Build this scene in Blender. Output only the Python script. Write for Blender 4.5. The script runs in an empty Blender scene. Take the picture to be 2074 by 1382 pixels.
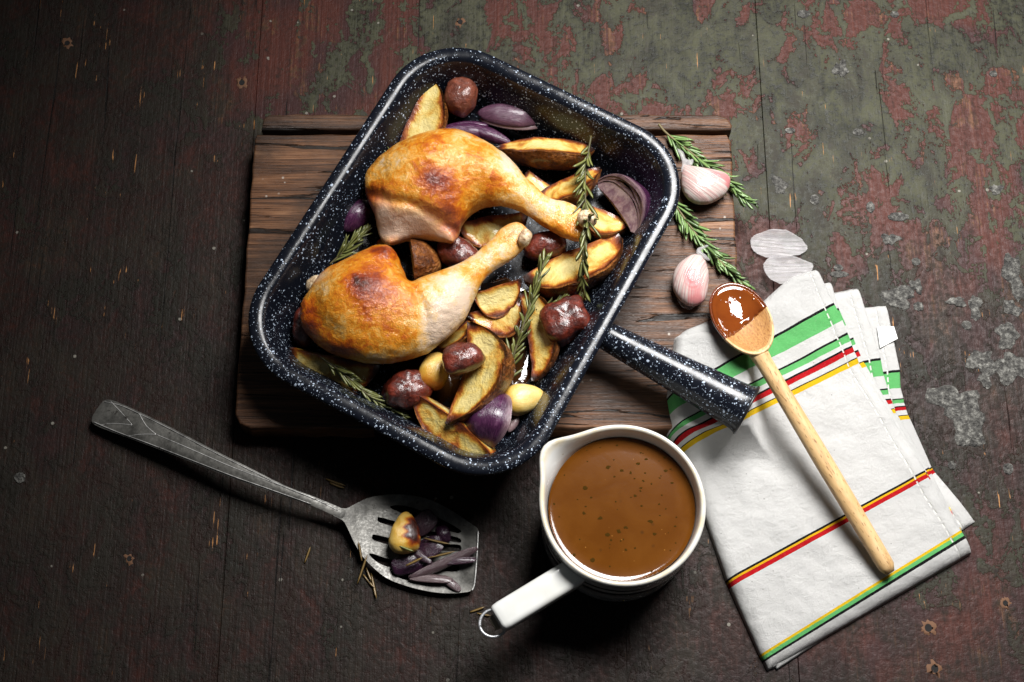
import bpy, math, random
import numpy as np
from mathutils import Vector, noise as mnoise
from mathutils.geometry import delaunay_2d_cdt

random.seed(7); RNG = np.random.default_rng(7)
scene = bpy.context.scene
C = scene.collection

# ------------------------------------------------------------------ camera
S, D, TILT = 0.0004, 1.2, math.radians(20)      # metres per photo pixel at the table centre, distance, tilt
cam_d = bpy.data.cameras.new('camera'); cam = bpy.data.objects.new('camera', cam_d); C.objects.link(cam)
cam.location = (0, -D*math.sin(TILT), D*math.cos(TILT)); cam.rotation_euler = (TILT, 0, 0)
cam_d.sensor_width = 36; cam_d.lens = 36*D/(2074*S); cam_d.clip_start = 0.05; cam_d.clip_end = 50
scene.camera = cam

# ------------------------------------------------------------------ world and lamp
w = bpy.data.worlds.new('World'); scene.world = w; w.use_nodes = True
w.node_tree.nodes['Background'].inputs[0].default_value = (0.80, 0.9, 1.0, 1)
w.node_tree.nodes['Background'].inputs[1].default_value = 0.030
ld = bpy.data.lights.new('window_light', 'AREA'); ld.shape = 'RECTANGLE'; ld.size = 0.54; ld.size_y = 0.54; ld.spread = math.radians(84)
ld.energy = 8.9; ld.color = (1.0, 0.985, 0.97)
lo = bpy.data.objects.new('window_light', ld); C.objects.link(lo)
lo.location = (0.37, 0.45, 0.98)
lo.rotation_euler = (Vector((0.26, -0.06, 0.0)) - Vector(lo.location)).to_track_quat('-Z', 'Y').to_euler()
scene.view_settings.view_transform = 'Standard'; scene.view_settings.look = 'None'
scene.view_settings.exposure = 0.0; scene.view_settings.gamma = 1.0
scene.render.engine = 'CYCLES'
scene.cycles.max_bounces = 5; scene.cycles.diffuse_bounces = 3; scene.cycles.glossy_bounces = 3; scene.cycles.transparent_max_bounces = 6
scene.cycles.caustics_reflective = False; scene.cycles.caustics_refractive = False

# ------------------------------------------------------------------ helpers
def P(px, py, z=0.0):
    """point of the place seen at a photo pixel, at height z"""
    xc = (px-1037)*S/D; yc = -(py-691)*S/D
    d = np.array([xc, yc*math.cos(TILT)+math.sin(TILT), yc*math.sin(TILT)-math.cos(TILT)])
    c = np.array([0, -D*math.sin(TILT), D*math.cos(TILT)])
    return c + d*((z-c[2])/d[2])
def PL(pts, z): return np.array([P(a, b, z) for a, b in pts])

def thing(name, label, cat, loc=(0, 0, 0), group=None, kind=None):
    o = bpy.data.objects.new(name, None); C.objects.link(o); o.location = tuple(loc)
    o.empty_display_size = 0.01
    return tag(o, label, cat, group, kind)
def tag(o, label=None, cat=None, group=None, kind=None):
    if label: o['label'] = label
    if cat: o['category'] = cat
    if group: o['group'] = group
    if kind: o['kind'] = kind
    return o
def wloc(o):
    v = np.zeros(3)
    while o is not None:
        v += np.array(o.location); o = o.parent
    return v
def obj(name, verts, faces, mat, parent=None, smooth=True, attrs=None, vattrs=None, uv=None, sharp=None, loc=None, kind=None, label=None):
    verts = np.asarray(verts, float)
    me = bpy.data.meshes.new(name)
    if loc is None: loc = np.array([verts[:, 0].mean(), verts[:, 1].mean(), verts[:, 2].min()])
    loc = np.asarray(loc, float)
    if parent is not None: base = wloc(parent); loc = loc*0 + base
    me.from_pydata((verts-loc).tolist(), [], [list(map(int, f)) for f in faces])
    if attrs:
        for k, a in attrs.items():
            at = me.attributes.new(k, 'FLOAT', 'POINT'); at.data.foreach_set('value', np.asarray(a, np.float32))
    if vattrs:
        for k, a in vattrs.items():
            at = me.attributes.new(k, 'FLOAT_VECTOR', 'POINT'); at.data.foreach_set('vector', np.asarray(a, np.float32).ravel())
    if uv is not None:
        ul = me.uv_layers.new(name='UVMap'); li = np.zeros(len(me.loops), np.int32); me.loops.foreach_get('vertex_index', li)
        ul.data.foreach_set('uv', np.asarray(uv, np.float32)[li].ravel())
    if smooth: me.polygons.foreach_set('use_smooth', np.ones(len(me.polygons), bool))
    if mat is not None: me.materials.append(mat)
    me.update(); me.validate()
    if sharp: me.set_sharp_from_angle(angle=math.radians(sharp))
    o = bpy.data.objects.new(name, me); C.objects.link(o)
    if parent is not None: o.parent = parent
    else: o.location = tuple(loc)
    if kind: o['kind'] = kind
    if label: o['label'] = label
    return o

def catmull(pts, n=6, closed=True):
    p = np.asarray(pts, float); N = len(p); out = []
    for i in range(N if closed else N-1):
        if closed: a, b, c, d = p[(i-1) % N], p[i], p[(i+1) % N], p[(i+2) % N]
        else: a, b, c, d = p[max(i-1, 0)], p[i], p[i+1], p[min(i+2, N-1)]
        for t in np.arange(n)/n:
            out.append(0.5*((2*b)+(-a+c)*t+(2*a-5*b+4*c-d)*t*t+(-a+3*b-3*c+d)*t**3))
    if not closed: out.append(p[-1])
    return np.array(out)
def fbm(v, sc, oct=3, seed=0.0):
    out = np.zeros(len(v)); a = 1.0
    for o in range(oct):
        f = sc*2**o
        out += a*np.array([mnoise.noise((p[0]*f+seed*7.3, p[1]*f-seed*3.1, p[2]*f+seed)) for p in v]); a *= 0.5
    return out
def inside(poly, X, Y):
    r = np.zeros(X.shape, bool); n = len(poly); j = n-1
    for i in range(n):
        xi, yi = poly[i][:2]; xj, yj = poly[j][:2]
        if yi != yj: r ^= ((yi > Y) != (yj > Y)) & (X < (xj-xi)*(Y-yi)/(yj-yi)+xi)
        j = i
    return r
def polydist(poly, X, Y, closed=True):
    best = np.full(X.shape, 1e9); n = len(poly)
    for i in range(n if closed else n-1):
        a = np.asarray(poly[i][:2], float); b = np.asarray(poly[(i+1) % n][:2], float); d = b-a; L = max((d**2).sum(), 1e-14)
        t = np.clip(((X-a[0])*d[0]+(Y-a[1])*d[1])/L, 0, 1)
        best = np.minimum(best, np.hypot(X-a[0]-t*d[0], Y-a[1]-t*d[1]))
    return best
def surfnet(F, org, h):
    nx, ny, nz = F.shape; Sg = F < 0
    def cor(A, i, j, k): return A[i:nx-1+i, j:ny-1+j, k:nz-1+k]
    cs = [(i, j, k) for i in (0, 1) for j in (0, 1) for k in (0, 1)]
    cnt = sum(cor(Sg, *c).astype(int) for c in cs)
    mx = (cnt > 0) & (cnt < 8)
    idx = np.argwhere(mx); pos = np.zeros((len(idx), 3)); num = np.zeros(len(idx))
    vals = {c: cor(F, *c)[mx] for c in cs}
    for c in cs:
        for a in range(3):
            if c[a] == 0:
                e = list(c); e[a] = 1; e = tuple(e)
                f0, f1 = vals[c], vals[e]; m = (f0 < 0) != (f1 < 0)
                t = np.where(m, f0/(f0-f1+1e-30), 0)
                q = np.tile(np.array(c, float), (len(idx), 1)); q[:, a] += t
                pos[m] += q[m]; num[m] += 1
    V = (idx+pos/num[:, None])*h+np.asarray(org)
    ID = -np.ones(mx.shape, int); ID[mx] = np.arange(len(idx)); faces = []
    for a in range(3):
        sl0 = [slice(None)]*3; sl1 = [slice(None)]*3; sl0[a] = slice(0, -1); sl1[a] = slice(1, None)
        A, B = Sg[tuple(sl0)], Sg[tuple(sl1)]
        e = np.argwhere(A != B); b, c = (a+1) % 3, (a+2) % 3
        ok = (e[:, b] > 0) & (e[:, c] > 0) & (e[:, b] < F.shape[b]-1) & (e[:, c] < F.shape[c]-1); e = e[ok]
        s = A[tuple(e.T)]
        q = []
        for db, dc in ((-1, -1), (0, -1), (0, 0), (-1, 0)):
            r = e.copy(); r[:, b] += db; r[:, c] += dc; q.append(ID[tuple(r.T)])
        q = np.stack(q, 1); q[~s] = q[~s][:, ::-1]; faces.append(q)
    return V, np.concatenate(faces)
def lap(V, Fc, it=3, lam=0.5):
    Fc = np.asarray(Fc); n = len(V)
    e = np.concatenate([Fc[:, [0, 1]], Fc[:, [1, 2]], Fc[:, [2, 3]], Fc[:, [3, 0]]]); e = np.concatenate([e, e[:, ::-1]])
    deg = np.bincount(e[:, 0], minlength=n)
    for _ in range(it):
        acc = np.stack([np.bincount(e[:, 0], V[e[:, 1], k], n) for k in range(3)], 1)
        V = V+lam*(acc/np.maximum(deg, 1)[:, None]-V)
    return V
def inflate(outline, zmid, k=1.0, kd=0.7, h=0.0012, mid=None, it=3, blobs=()):
    """rounded solid with the given plan outline; blobs: extra (x,y,z,r) lumps blended in"""
    o = catmull(np.asarray(outline)[:, :2], 6)
    x0, y0 = o.min(0)-5*h; x1, y1 = o.max(0)+5*h
    for b in blobs: x0 = min(x0, b[0]-b[3]-4*h); x1 = max(x1, b[0]+b[3]+4*h); y0 = min(y0, b[1]-b[3]-4*h); y1 = max(y1, b[1]+b[3]+4*h)
    xs = np.arange(x0, x1, h); ys = np.arange(y0, y1, h); X, Y = np.meshgrid(xs, ys, indexing='ij')
    m = inside(o, X, Y); sd = polydist(o, X, Y)
    u = np.where(m, sd*0.02, 0.0); I, J = np.indices(X.shape); red = (I+J) % 2 == 0
    om = 2/(1+math.pi/max(8, m.any(1).sum()*0.6))
    for _ in range(160):
        for col in (red, ~red):
            nb = np.zeros_like(u); nb[1:-1, 1:-1] = (u[2:, 1:-1]+u[:-2, 1:-1]+u[1:-1, 2:]+u[1:-1, :-2]+2*h*h)/4
            mm = m & col; u[mm] += om*(nb[mm]-u[mm])
    u = np.where(m, np.maximum(u, 0), -sd*0.03)
    hm = math.sqrt(max(u.max(), 1e-9)); M = np.zeros_like(X) if mid is None else mid(X, Y)
    za = zmid-kd*hm+M.min()-4*h; zb = zmid+k*hm+M.max()+4*h
    for b in blobs: za = min(za, b[2]-b[3]-3*h); zb = max(zb, b[2]+b[3]+3*h)
    zs = np.arange(za, zb, h)
    Z = zs[None, None, :]-zmid-M[:, :, None]; kk = np.where(Z > 0, k, kd)
    G = (Z/kk)**2-u[:, :, None]
    G = np.where(G > 0, np.sqrt(np.abs(G)+1e-6)-1e-3, G/(np.sqrt(np.abs(u[:, :, None]))+2e-3))
    for b in blobs:
        gb = np.sqrt((X[:, :, None]-b[0])**2+(Y[:, :, None]-b[1])**2+(zs[None, None, :]-b[2])**2)-b[3]
        kq = 0.004; hh = np.clip(0.5+0.5*(G-gb)/kq, 0, 1); G = G*(1-hh)+gb*hh-kq*hh*(1-hh)
    V, Fc = surfnet(G, (xs[0], ys[0], zs[0]), h)
    return lap(V, Fc, it), Fc
def tube(path, rad, seg=12, cap=True, flat=1.0, up=(0, 0, 1)):
    path = np.asarray(path, float); n = len(path)
    rad = np.full(n, rad) if np.isscalar(rad) else np.asarray(rad, float)
    V = []; Fc = []
    for i in range(n):
        t = path[min(i+1, n-1)]-path[max(i-1, 0)]; t /= np.linalg.norm(t)+1e-12
        u = np.cross(up, t)
        if np.linalg.norm(u) < 1e-6: u = np.array([1.0, 0, 0])
        u /= np.linalg.norm(u); v = np.cross(t, u)
        for j in range(seg):
            a = 2*math.pi*j/seg; V.append(path[i]+rad[i]*(math.cos(a)*u+flat*math.sin(a)*v))
    for i in range(n-1):
        for j in range(seg):
            Fc.append([i*seg+j, i*seg+(j+1) % seg, (i+1)*seg+(j+1) % seg, (i+1)*seg+j])
    if cap: Fc.append(list(range(seg))[::-1]); Fc.append([(n-1)*seg+j for j in range(seg)])
    return np.array(V), Fc
def join(parts):
    V = []; Fc = []; o = 0
    for v, f in parts:
        V.append(v); Fc += [[i+o for i in q] for q in f]; o += len(v)
    return np.concatenate(V), Fc
def slab(outline, z0, z1, bev=0.002, seg=3):
    """solid plate with rounded top and bottom edges; outline counter-clockwise in plan"""
    o = np.asarray(outline, float)[:, :2]; n = len(o)
    if (o[:, 0]*np.roll(o[:, 1], -1)-np.roll(o[:, 0], -1)*o[:, 1]).sum() < 0: o = o[::-1]
    t = np.roll(o, -1, 0)-np.roll(o, 1, 0); t /= np.linalg.norm(t, axis=1)[:, None]; nrm = np.stack([t[:, 1], -t[:, 0]], 1)
    prof = [(bev*(1-math.sin(a)), z0+bev*(1-math.cos(a))) for a in np.linspace(0, math.pi/2, seg+1)]
    prof += [(bev*(1-math.cos(a)), z1-bev*(1-math.sin(a))) for a in np.linspace(0, math.pi/2, seg+1)]
    V = []; Fc = []
    for d, z in prof:
        for q, m in zip(o, nrm): V.append((q[0]-m[0]*d, q[1]-m[1]*d, z))
    R = len(prof)
    for r in range(R-1):
        for i in range(n): Fc.append([r*n+i, r*n+(i+1) % n, (r+1)*n+(i+1) % n, (r+1)*n+i])
    Fc.append(list(range(n))[::-1]); Fc.append([(R-1)*n+i for i in range(n)])
    return np.array(V), Fc
def cdt_plate(outline, holes, sp):
    """triangulated sheet inside an outline with holes; returns 2-D points, triangles"""
    o = np.asarray(outline)[:, :2]; pts = [tuple(p) for p in o]; edges = [(i, (i+1) % len(o)) for i in range(len(o))]
    for hq in holes:
        b = len(pts); pts += [tuple(p[:2]) for p in hq]; edges += [(b+i, b+(i+1) % len(hq)) for i in range(len(hq))]
    xs = np.arange(o[:, 0].min(), o[:, 0].max(), sp); ys = np.arange(o[:, 1].min(), o[:, 1].max(), sp)
    X, Y = np.meshgrid(xs, ys); X = X.ravel()+RNG.normal(size=X.size)*sp*.1; Y = Y.ravel()+RNG.normal(size=Y.size)*sp*.1
    ok = inside(o, X, Y) & (polydist(o, X, Y) > sp*.5)
    for hq in holes: ok &= ~inside(hq, X, Y) & (polydist(hq, X, Y) > sp*.5)
    pts += list(zip(X[ok], Y[ok]))
    r = delaunay_2d_cdt([Vector(p) for p in pts], edges, [], 0, 1e-7)
    V = np.array([tuple(p) for p in r[0]]); T = np.array([f[:3] for f in r[2] if len(f) == 3])
    c = V[T].mean(1); ok = inside(o, c[:, 0], c[:, 1])
    for hq in holes: ok &= ~inside(hq, c[:, 0], c[:, 1])
    return V, T[ok]
def thicken(V, T, th):
    """closed shell from a sheet (V 3-D, faces T) pushed down by th"""
    n = len(V); T = [list(map(int, t)) for t in T]; cnt = {}
    for f in T:
        for i in range(len(f)): a, b = f[i], f[(i+1) % len(f)]; cnt[(a, b)] = 1
    Fc = T+[[i+n for i in f[::-1]] for f in T]
    for (a, b) in cnt:
        if (b, a) not in cnt: Fc.append([b, a, a+n, b+n])
    nr = np.zeros_like(V)
    for f in T:
        q = np.cross(V[f[1]]-V[f[0]], V[f[2]]-V[f[0]])
        for i in f: nr[i] += q
    nr /= np.linalg.norm(nr, axis=1)[:, None]+1e-15
    return np.concatenate([V, V-nr*th]), Fc

# ------------------------------------------------------------------ node helpers
class Mt:
    def __init__(s, name, **kw):
        s.dim = '3D'; s.m = bpy.data.materials.new(name); s.m.use_nodes = True; s.nt = s.m.node_tree
        s.b = s.nt.nodes['Principled BSDF']; s.out = s.nt.nodes['Material Output']
        s.set(**kw)
    def put(s, sock, v):
        if isinstance(v, bpy.types.NodeSocket): s.nt.links.new(v, sock)
        else:
            if hasattr(sock.default_value, '__len__') and not hasattr(v, '__len__'): v = (v, v, v)
            if sock.type == 'RGBA' and len(v) == 3: v = (*v, 1)
            sock.default_value = v
    def set(s, **kw):
        names = dict(col='Base Color', rough='Roughness', metal='Metallic', coat='Coat Weight', coatr='Coat Roughness', sss='Subsurface Weight', sssr='Subsurface Radius', ssss='Subsurface Scale', trans='Transmission Weight', ior='IOR', spec='Specular IOR Level', normal='Normal', sheen='Sheen Weight', alpha='Alpha', cnormal='Coat Normal')
        for k, v in kw.items():
            s.put(s.b.inputs[names[k]], v)
            if k == 'normal' and 'cnormal' not in kw: s.put(s.b.inputs['Coat Normal'], v)
        return s
    def n(s, t, ins=None, **props):
        nd = s.nt.nodes.new('ShaderNode'+t)
        for k, v in props.items(): setattr(nd, k, v)
        for k, v in (ins or {}).items(): s.put(nd.inputs[k], v)
        return nd
    def attr(s, name, vec=False): return s.n('Attribute', attribute_name=name).outputs['Vector' if vec else 'Fac']
    def obj(s): return s.n('TexCoord').outputs['Object']
    def scale(s, v, x, y, z, loc=(0, 0, 0), rot=(0, 0, 0)): return s.n('Mapping', {'Vector': v, 'Scale': (x, y, z), 'Location': loc, 'Rotation': rot}).outputs[0]
    def noise(s, v, sc, det=4, rough=.55, dist=0, out=0): return s.n('TexNoise', {'Vector': v, 'Scale': sc, 'Detail': det, 'Roughness': rough, 'Distortion': dist}, noise_dimensions=s.dim).outputs[out]
    def vor(s, v, sc, feature='F1', rnd=1.0, out='Distance'): return s.n('TexVoronoi', {'Vector': v, 'Scale': sc, 'Randomness': rnd}, feature=feature).outputs[out]
    def mr(s, v, a, b, c=0.0, d=1.0, smooth=True): return s.n('MapRange', {0: v, 1: a, 2: b, 3: c, 4: d}, interpolation_type='SMOOTHSTEP' if smooth else 'LINEAR').outputs[0]
    def m_(s, op, a, b=0.0, clamp=False): return s.n('Math', {0: a, 1: b}, operation=op, use_clamp=clamp).outputs[0]
    def add(s, a, b): return s.m_('ADD', a, b)
    def mul(s, a, b): return s.m_('MULTIPLY', a, b)
    def sub(s, a, b): return s.m_('SUBTRACT', a, b)
    def mix(s, f, a, b, mode='MIX'):
        nd = s.n('Mix', data_type='RGBA', blend_type=mode); s.put(nd.inputs[0], f); s.put(nd.inputs[6], a); s.put(nd.inputs[7], b); return nd.outputs[2]
    def ramp(s, f, stops, interp='LINEAR'):
        nd = s.n('ValToRGB', {0: f}); r = nd.color_ramp; r.interpolation = interp
        while len(r.elements) < len(stops): r.elements.new(1.0)
        for e, (p, c) in zip(r.elements, stops): e.position = p; e.color = (*c, 1)
        return nd.outputs[0]
    def bump(s, hgt, strength=.5, dist=.001, nrm=None):
        i = {'Height': hgt, 'Strength': strength, 'Distance': dist}
        if nrm is not None: i['Normal'] = nrm
        return s.n('Bump', i).outputs[0]

# ------------------------------------------------------------------ materials
def mat_table():
    M = Mt('painted_boards'); v = M.obj(); M.dim = '2D'
    g = M.attr('green'); k = M.attr('grime_falloff')
    grain = M.noise(M.scale(v, 420, 9, 1), 1.0, 3, .6)
    grain2 = M.noise(M.scale(v, 1500, 40, 1), 1.0, 2, .6)
    fine = M.noise(v, 190, 4, .68)
    big = M.noise(M.scale(v, 1, .7, 1), 17, 2, .5); bigb = M.noise(M.scale(v, 1, .62, 1, (3.1, 1.7, 0)), 52, 4, .6, .5)
    gsum = M.add(M.add(M.mul(big, .8), M.mul(bigb, .95)), M.add(M.mul(fine, .42), M.add(M.mul(grain, .14), g)))
    gm = M.mr(gsum, 1.20, 1.24)
    lowred = M.noise(M.scale(v, 1, .6, 1, (8, 2, 0)), 30, 4, .62, .3)
    wm = M.mr(M.add(M.add(lowred, M.mul(grain, .40)), M.mul(fine, .30)), .93, 1.04)     # bare, worn wood
    red = M.mix(grain, (.036, .0090, .0068), (.110, .031, .021))
    red = M.mix(M.mr(big, .40, .60), red, M.mix(grain, (.028, .011, .011), (.058, .022, .021)))
    wood = M.mix(grain2, (.085, .032, .014), (.24, .105, .050))
    green = M.mix(M.mr(M.add(M.mul(bigb, .45), M.mul(fine, .55)), .38, .64), (.009, .0105, .006), (.064, .066, .038))
    green = M.mix(M.mul(M.mr(fine, .54, .70), M.mr(lowred, .45, .60)), green, (.105, .108, .092))
    col = M.mix(wm, red, wood)
    col = M.mix(gm, col, green)
    col = M.mix(M.mul(M.mr(M.add(M.mul(fine, .6), M.mul(lowred, .6)), .60, .78), .65), col, (.016, .012, .010))
    # grime: dark oily dirt over old paint, breaking up at edge, plus painted light falloff
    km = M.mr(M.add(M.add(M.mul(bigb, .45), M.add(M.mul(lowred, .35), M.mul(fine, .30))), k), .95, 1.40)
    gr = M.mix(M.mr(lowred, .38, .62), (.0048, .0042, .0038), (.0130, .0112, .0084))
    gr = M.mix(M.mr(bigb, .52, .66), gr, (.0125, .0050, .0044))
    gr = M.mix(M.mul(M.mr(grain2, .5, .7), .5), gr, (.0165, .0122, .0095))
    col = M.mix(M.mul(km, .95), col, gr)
    col = M.mix(.22, col, M.mix(bigb, (.008, .006, .005), (.030, .022, .016)))
    scr = M.mr(M.add(M.mul(M.noise(M.scale(v, 560, 26, 1, (4, 9, 0)), 1, 2, .6), .75), M.mul(bigb, .62)), .925, .965)
    col = M.mix(M.mul(scr, M.mr(big, .44, .56)), col, M.mix(grain2, (.22, .085, .025), (.42, .22, .085)))
    # small chips and specks of old plaster
    vn = M.n('TexVoronoi', {'Vector': v, 'Scale': 85}); sp = M.mul(M.mr(M.add(vn.outputs['Distance'], M.mul(M.sub(fine, .5), .16)), .14, .09), M.mr(M.n('SeparateColor', {0: vn.outputs['Color']}).outputs[0], .91, .93))
    col = M.mix(M.mul(sp, .75), col, M.mix(fine, (.10, .095, .08), (.34, .32, .27)))
    cr = M.mr(M.noise(M.scale(v, 150, 3.6, 1, (1, 4, 0)), 1, 3, .5, .9), .285, .255)   # long cracks along the grain
    col = M.mix(M.mul(cr, .85), col, (.005, .004, .0035))
    M.set(col=col, rough=M.mr(fine, .3, .7, .42, .68), spec=.16)
    hgt = M.add(M.add(M.mul(gm, .40), M.mul(fine, 1.0)), M.add(M.mul(grain, .55), M.mul(cr, -1.4)))
    hgt = M.add(hgt, M.add(M.mul(sp, .6), M.mul(M.mul(k, bigb), .9)))
    M.set(normal=M.bump(hgt, .7, .0010)); return M.m
def mat_board(dark=0.0):
    M = Mt('old_board_wood'); v = M.obj()
    g = M.noise(M.scale(v, 7, 190, 60), 1, 5, .6, .8); g2 = M.noise(M.scale(v, 26, 900, 200), 1, 4, .65); big = M.noise(v, 14, 5, .6)
    col = M.ramp(M.add(M.mul(g, .55), M.mul(g2, .45)), [(.32, (.010, .005, .003)), (.45, (.060, .026, .012)), (.56, (.15, .066, .029)), (.70, (.32, .165, .082))])
    col = M.mix(M.mr(big, .42, .70), col, M.mix(.75, col, (.028, .016, .010)))
    crk = M.mr(M.noise(M.scale(v, 8, 105, 1, (2, 5, 0)), 1, 4, .55, 1.2), .40, .365)
    col = M.mix(M.mul(crk, .93), col, (.004, .003, .002))
    vd = M.vor(v, 130); salt = M.mul(M.mr(vd, .16, .10), M.mr(M.noise(v, 17, 3), .60, .68))
    col = M.mix(M.mul(salt, .6), col, (.5, .46, .40))
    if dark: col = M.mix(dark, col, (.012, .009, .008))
    M.set(col=col, rough=M.mr(g2, .3, .7, .38, .62), spec=.4)
    M.set(normal=M.bump(M.add(M.add(M.mul(g, .7), M.mul(g2, .6)), M.mul(crk, -1.6)), 1.0, .0011)); return M.m
def mat_enamel(lo=0.0, name='speckled_enamel'):
    M = Mt(name); v0 = M.obj()
    v = M.n('VectorMath', {0: v0, 1: M.n('VectorMath', {0: M.noise(v0, 480, 2, out=1), 1: (.0022, .0022, .0022)}, operation='MULTIPLY').outputs[0]}, operation='ADD').outputs[0]
    dens = M.add(M.mr(M.noise(v0, 30, 3), .3, .7, -.22, .16), lo)
    def layer(sc, r0):
        d = M.vor(v, sc); c = M.n('SeparateColor', {0: M.vor(v, sc, out='Color')}).outputs
        rad = M.mul(M.m_('POWER', c[0], 1.8), r0); on = M.m_('GREATER_THAN', M.add(c[1], dens), .62)
        return M.mul(M.mr(M.sub(rad, d), -.03, .05), on)
    m = M.m_('MAXIMUM', layer(340, .36), M.m_('MAXIMUM', layer(620, .44), M.mul(layer(1050, .42), .8)), True)
    col = M.mix(m, M.mix(M.noise(v0, 8, 2), (.0030, .0038, .0065), (.0065, .008, .013)), (.38, .45, .55))
    M.set(col=col, rough=M.mr(M.noise(v0, 90, 3), .3, .7, .18, .30), spec=.34)
    M.set(normal=M.bump(M.add(M.mul(m, .5), M.noise(v0, 130, 3)), .22, .0008)); return M.m
def mat_chicken():
    M = Mt('roast_chicken_skin'); v = M.obj(); b = M.attr('brown'); r = M.attr('raw')
    n1 = M.noise(v, 125, 5, .72, .9); n2 = M.noise(v, 520, 3, .6); n3 = M.noise(v, 34, 3, .55, .4)
    bb = M.add(b, M.add(M.mul(M.sub(n1, .5), .80), M.add(M.mul(M.sub(n3, .5), .65), M.mul(M.sub(n2, .5), .16))))
    col = M.ramp(bb, [(0, (.64, .485, .36)), (.13, (.65, .45, .25)), (.25, (.64, .345, .080)), (.37, (.58, .215, .012)), (.52, (.42, .092, .004)), (.68, (.21, .027, .003)), (.90, (.045, .008, .003))])
    col = M.mix(M.mul(M.mr(M.vor(v, 300), .13, .05), .45), col, (.20, .065, .012))
    raw = M.mix(M.noise(v, 70, 4, .6), (.44, .27, .19), (.72, .60, .48))
    col = M.mix(r, col, raw)
    M.set(col=col, rough=M.mr(n1, .35, .65, .34, .52), spec=.25, coat=.6, coatr=.06, sss=.06, ssss=.005, sssr=(1, .45, .2))
    wr = M.noise(v, 120, 3, .55, 1.2); wr2 = M.noise(v, 420, 3, .62, 1.6)
    h = M.add(M.mul(wr, .7), M.add(M.mul(wr2, .75), M.mul(n3, .9)))
    M.set(normal=M.bump(h, .52, .0022), cnormal=M.bump(M.add(M.mul(wr, .45), wr2), .44, .0016)); return M.m
def mat_bone():
    M = Mt('bone_end'); v = M.obj(); n = M.noise(v, 260, 5, .65)
    M.set(col=M.ramp(n, [(.3, (.16, .07, .03)), (.5, (.55, .40, .24)), (.7, (.80, .70, .52))]), rough=.5)
    M.set(normal=M.bump(n, .8, .0015)); return M.m
def mat_potato():
    M = Mt('roast_potato'); v = M.obj(); r = M.attr('rest', True); sk = M.attr('skin'); ed = M.attr('edge')
    n1 = M.noise(r, 70, 5, .6, .6); n2 = M.noise(r, 320, 4, .65); n3 = M.noise(r, 28, 3, .55)
    e = M.add(M.mul(ed, 1.15), M.add(M.mul(M.sub(n1, .5), 1.15), M.mul(M.sub(n3, .42), 1.2)))
    flesh = M.ramp(e, [(0, (.60, .49, .20)), (.16, (.56, .42, .125)), (.32, (.47, .25, .036)), (.46, (.29, .078, .007)), (.66, (.11, .020, .004)), (1, (.020, .007, .004))])
    skin = M.ramp(M.add(M.mul(n1, .6), M.mul(n2, .4)), [(.32, (.020, .006, .003)), (.46, (.105, .030, .006)), (.58, (.25, .085, .016)), (.74, (.48, .23, .07))])
    col = M.mix(M.mr(M.add(sk, M.mul(M.sub(n2, .5), .5)), .4, .6), flesh, skin)
    M.set(col=col, rough=M.mr(n1, .3, .7, .38, .58), spec=.3, coat=.4, coatr=.08)
    M.set(normal=M.bump(M.add(M.mul(n1, 1.0), M.add(M.mul(n2, .5), M.mul(M.mul(sk, M.noise(r, 130, 3, .6, 1.5)), 1.8))), 1.0, .0022), cnormal=M.bump(n1, .35, .0020)); return M.m
def mat_sausage(c0=(.030, .005, .0035), c1=(.175, .022, .008)):
    M = Mt('cooked_sausage'); v = M.obj(); n1 = M.noise(v, 140, 5, .65, .6); n2 = M.noise(v, 45, 4, .55)
    col = M.mix(M.mr(M.add(M.mul(n1, .6), M.mul(n2, .4)), .35, .65), c0, c1)
    col = M.mix(M.mul(M.mr(M.vor(v, 330), .2, .08), M.mr(n2, .45, .6)), col, (.36, .17, .10))
    col = M.mix(M.mr(M.noise(v, 60, 3, .5), .66, .74), col, (.015, .006, .005))
    wr = M.noise(v, 190, 5, .68, 1.2)
    M.set(col=col, rough=M.mr(n1, .3, .7, .34, .52), spec=.3, coat=.8, coatr=.05, normal=M.bump(M.add(wr, M.mul(n1, .9)), .7, .0022), cnormal=M.bump(wr, .30, .0018)); return M.m
def mat_onion(dk=1.0, name='red_onion'):
    M = Mt(name); sc = lambda *c: tuple(x*dk for x in c); r = M.attr('rest', True); pale = M.attr('pale')
    st = M.noise(M.scale(r, 4, 75, 4), 1, 3, .6); n = M.noise(r, 3, 3)
    out = M.mix(M.mr(st, .35, .68), sc(.024, .005, .022), sc(.090, .022, .070))
    out = M.mix(M.mr(n, .5, .75), out, sc(.14, .055, .110))
    inn = M.mix(M.mr(st, .3, .7), sc(.17, .090, .115), sc(.44, .33, .30))
    col = M.mix(pale, out, inn)
    M.set(col=col, rough=.26, coat=.7, coatr=.06, normal=M.bump(M.add(st, M.mul(n, .8)), .40, .0014), cnormal=M.bump(M.add(st, n), .12, .0014)); return M.m
def mat_garlic_roast():
    M = Mt('roast_garlic'); r = M.attr('rest', True); b = M.attr('brown'); v = M.obj()
    n = M.noise(v, 120, 4, .6, .4); st = M.noise(M.scale(r, 3, 30, 30), 1, 3)
    col = M.ramp(M.add(b, M.add(M.mul(M.sub(n, .5), .45), M.mul(M.sub(st, .5), .3))), [(0, (.74, .56, .20)), (.25, (.62, .36, .055)), (.5, (.46, .15, .012)), (.75, (.17, .025, .006)), (1, (.03, .007, .004))])
    M.set(col=col, rough=.28, coat=.25, coatr=.2, sss=.06, ssss=.004, sssr=(1, .6, .2), normal=M.bump(M.add(st, M.mul(n, .5)), .45, .0012), cnormal=M.bump(n, .2, .0012)); return M.m
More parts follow.
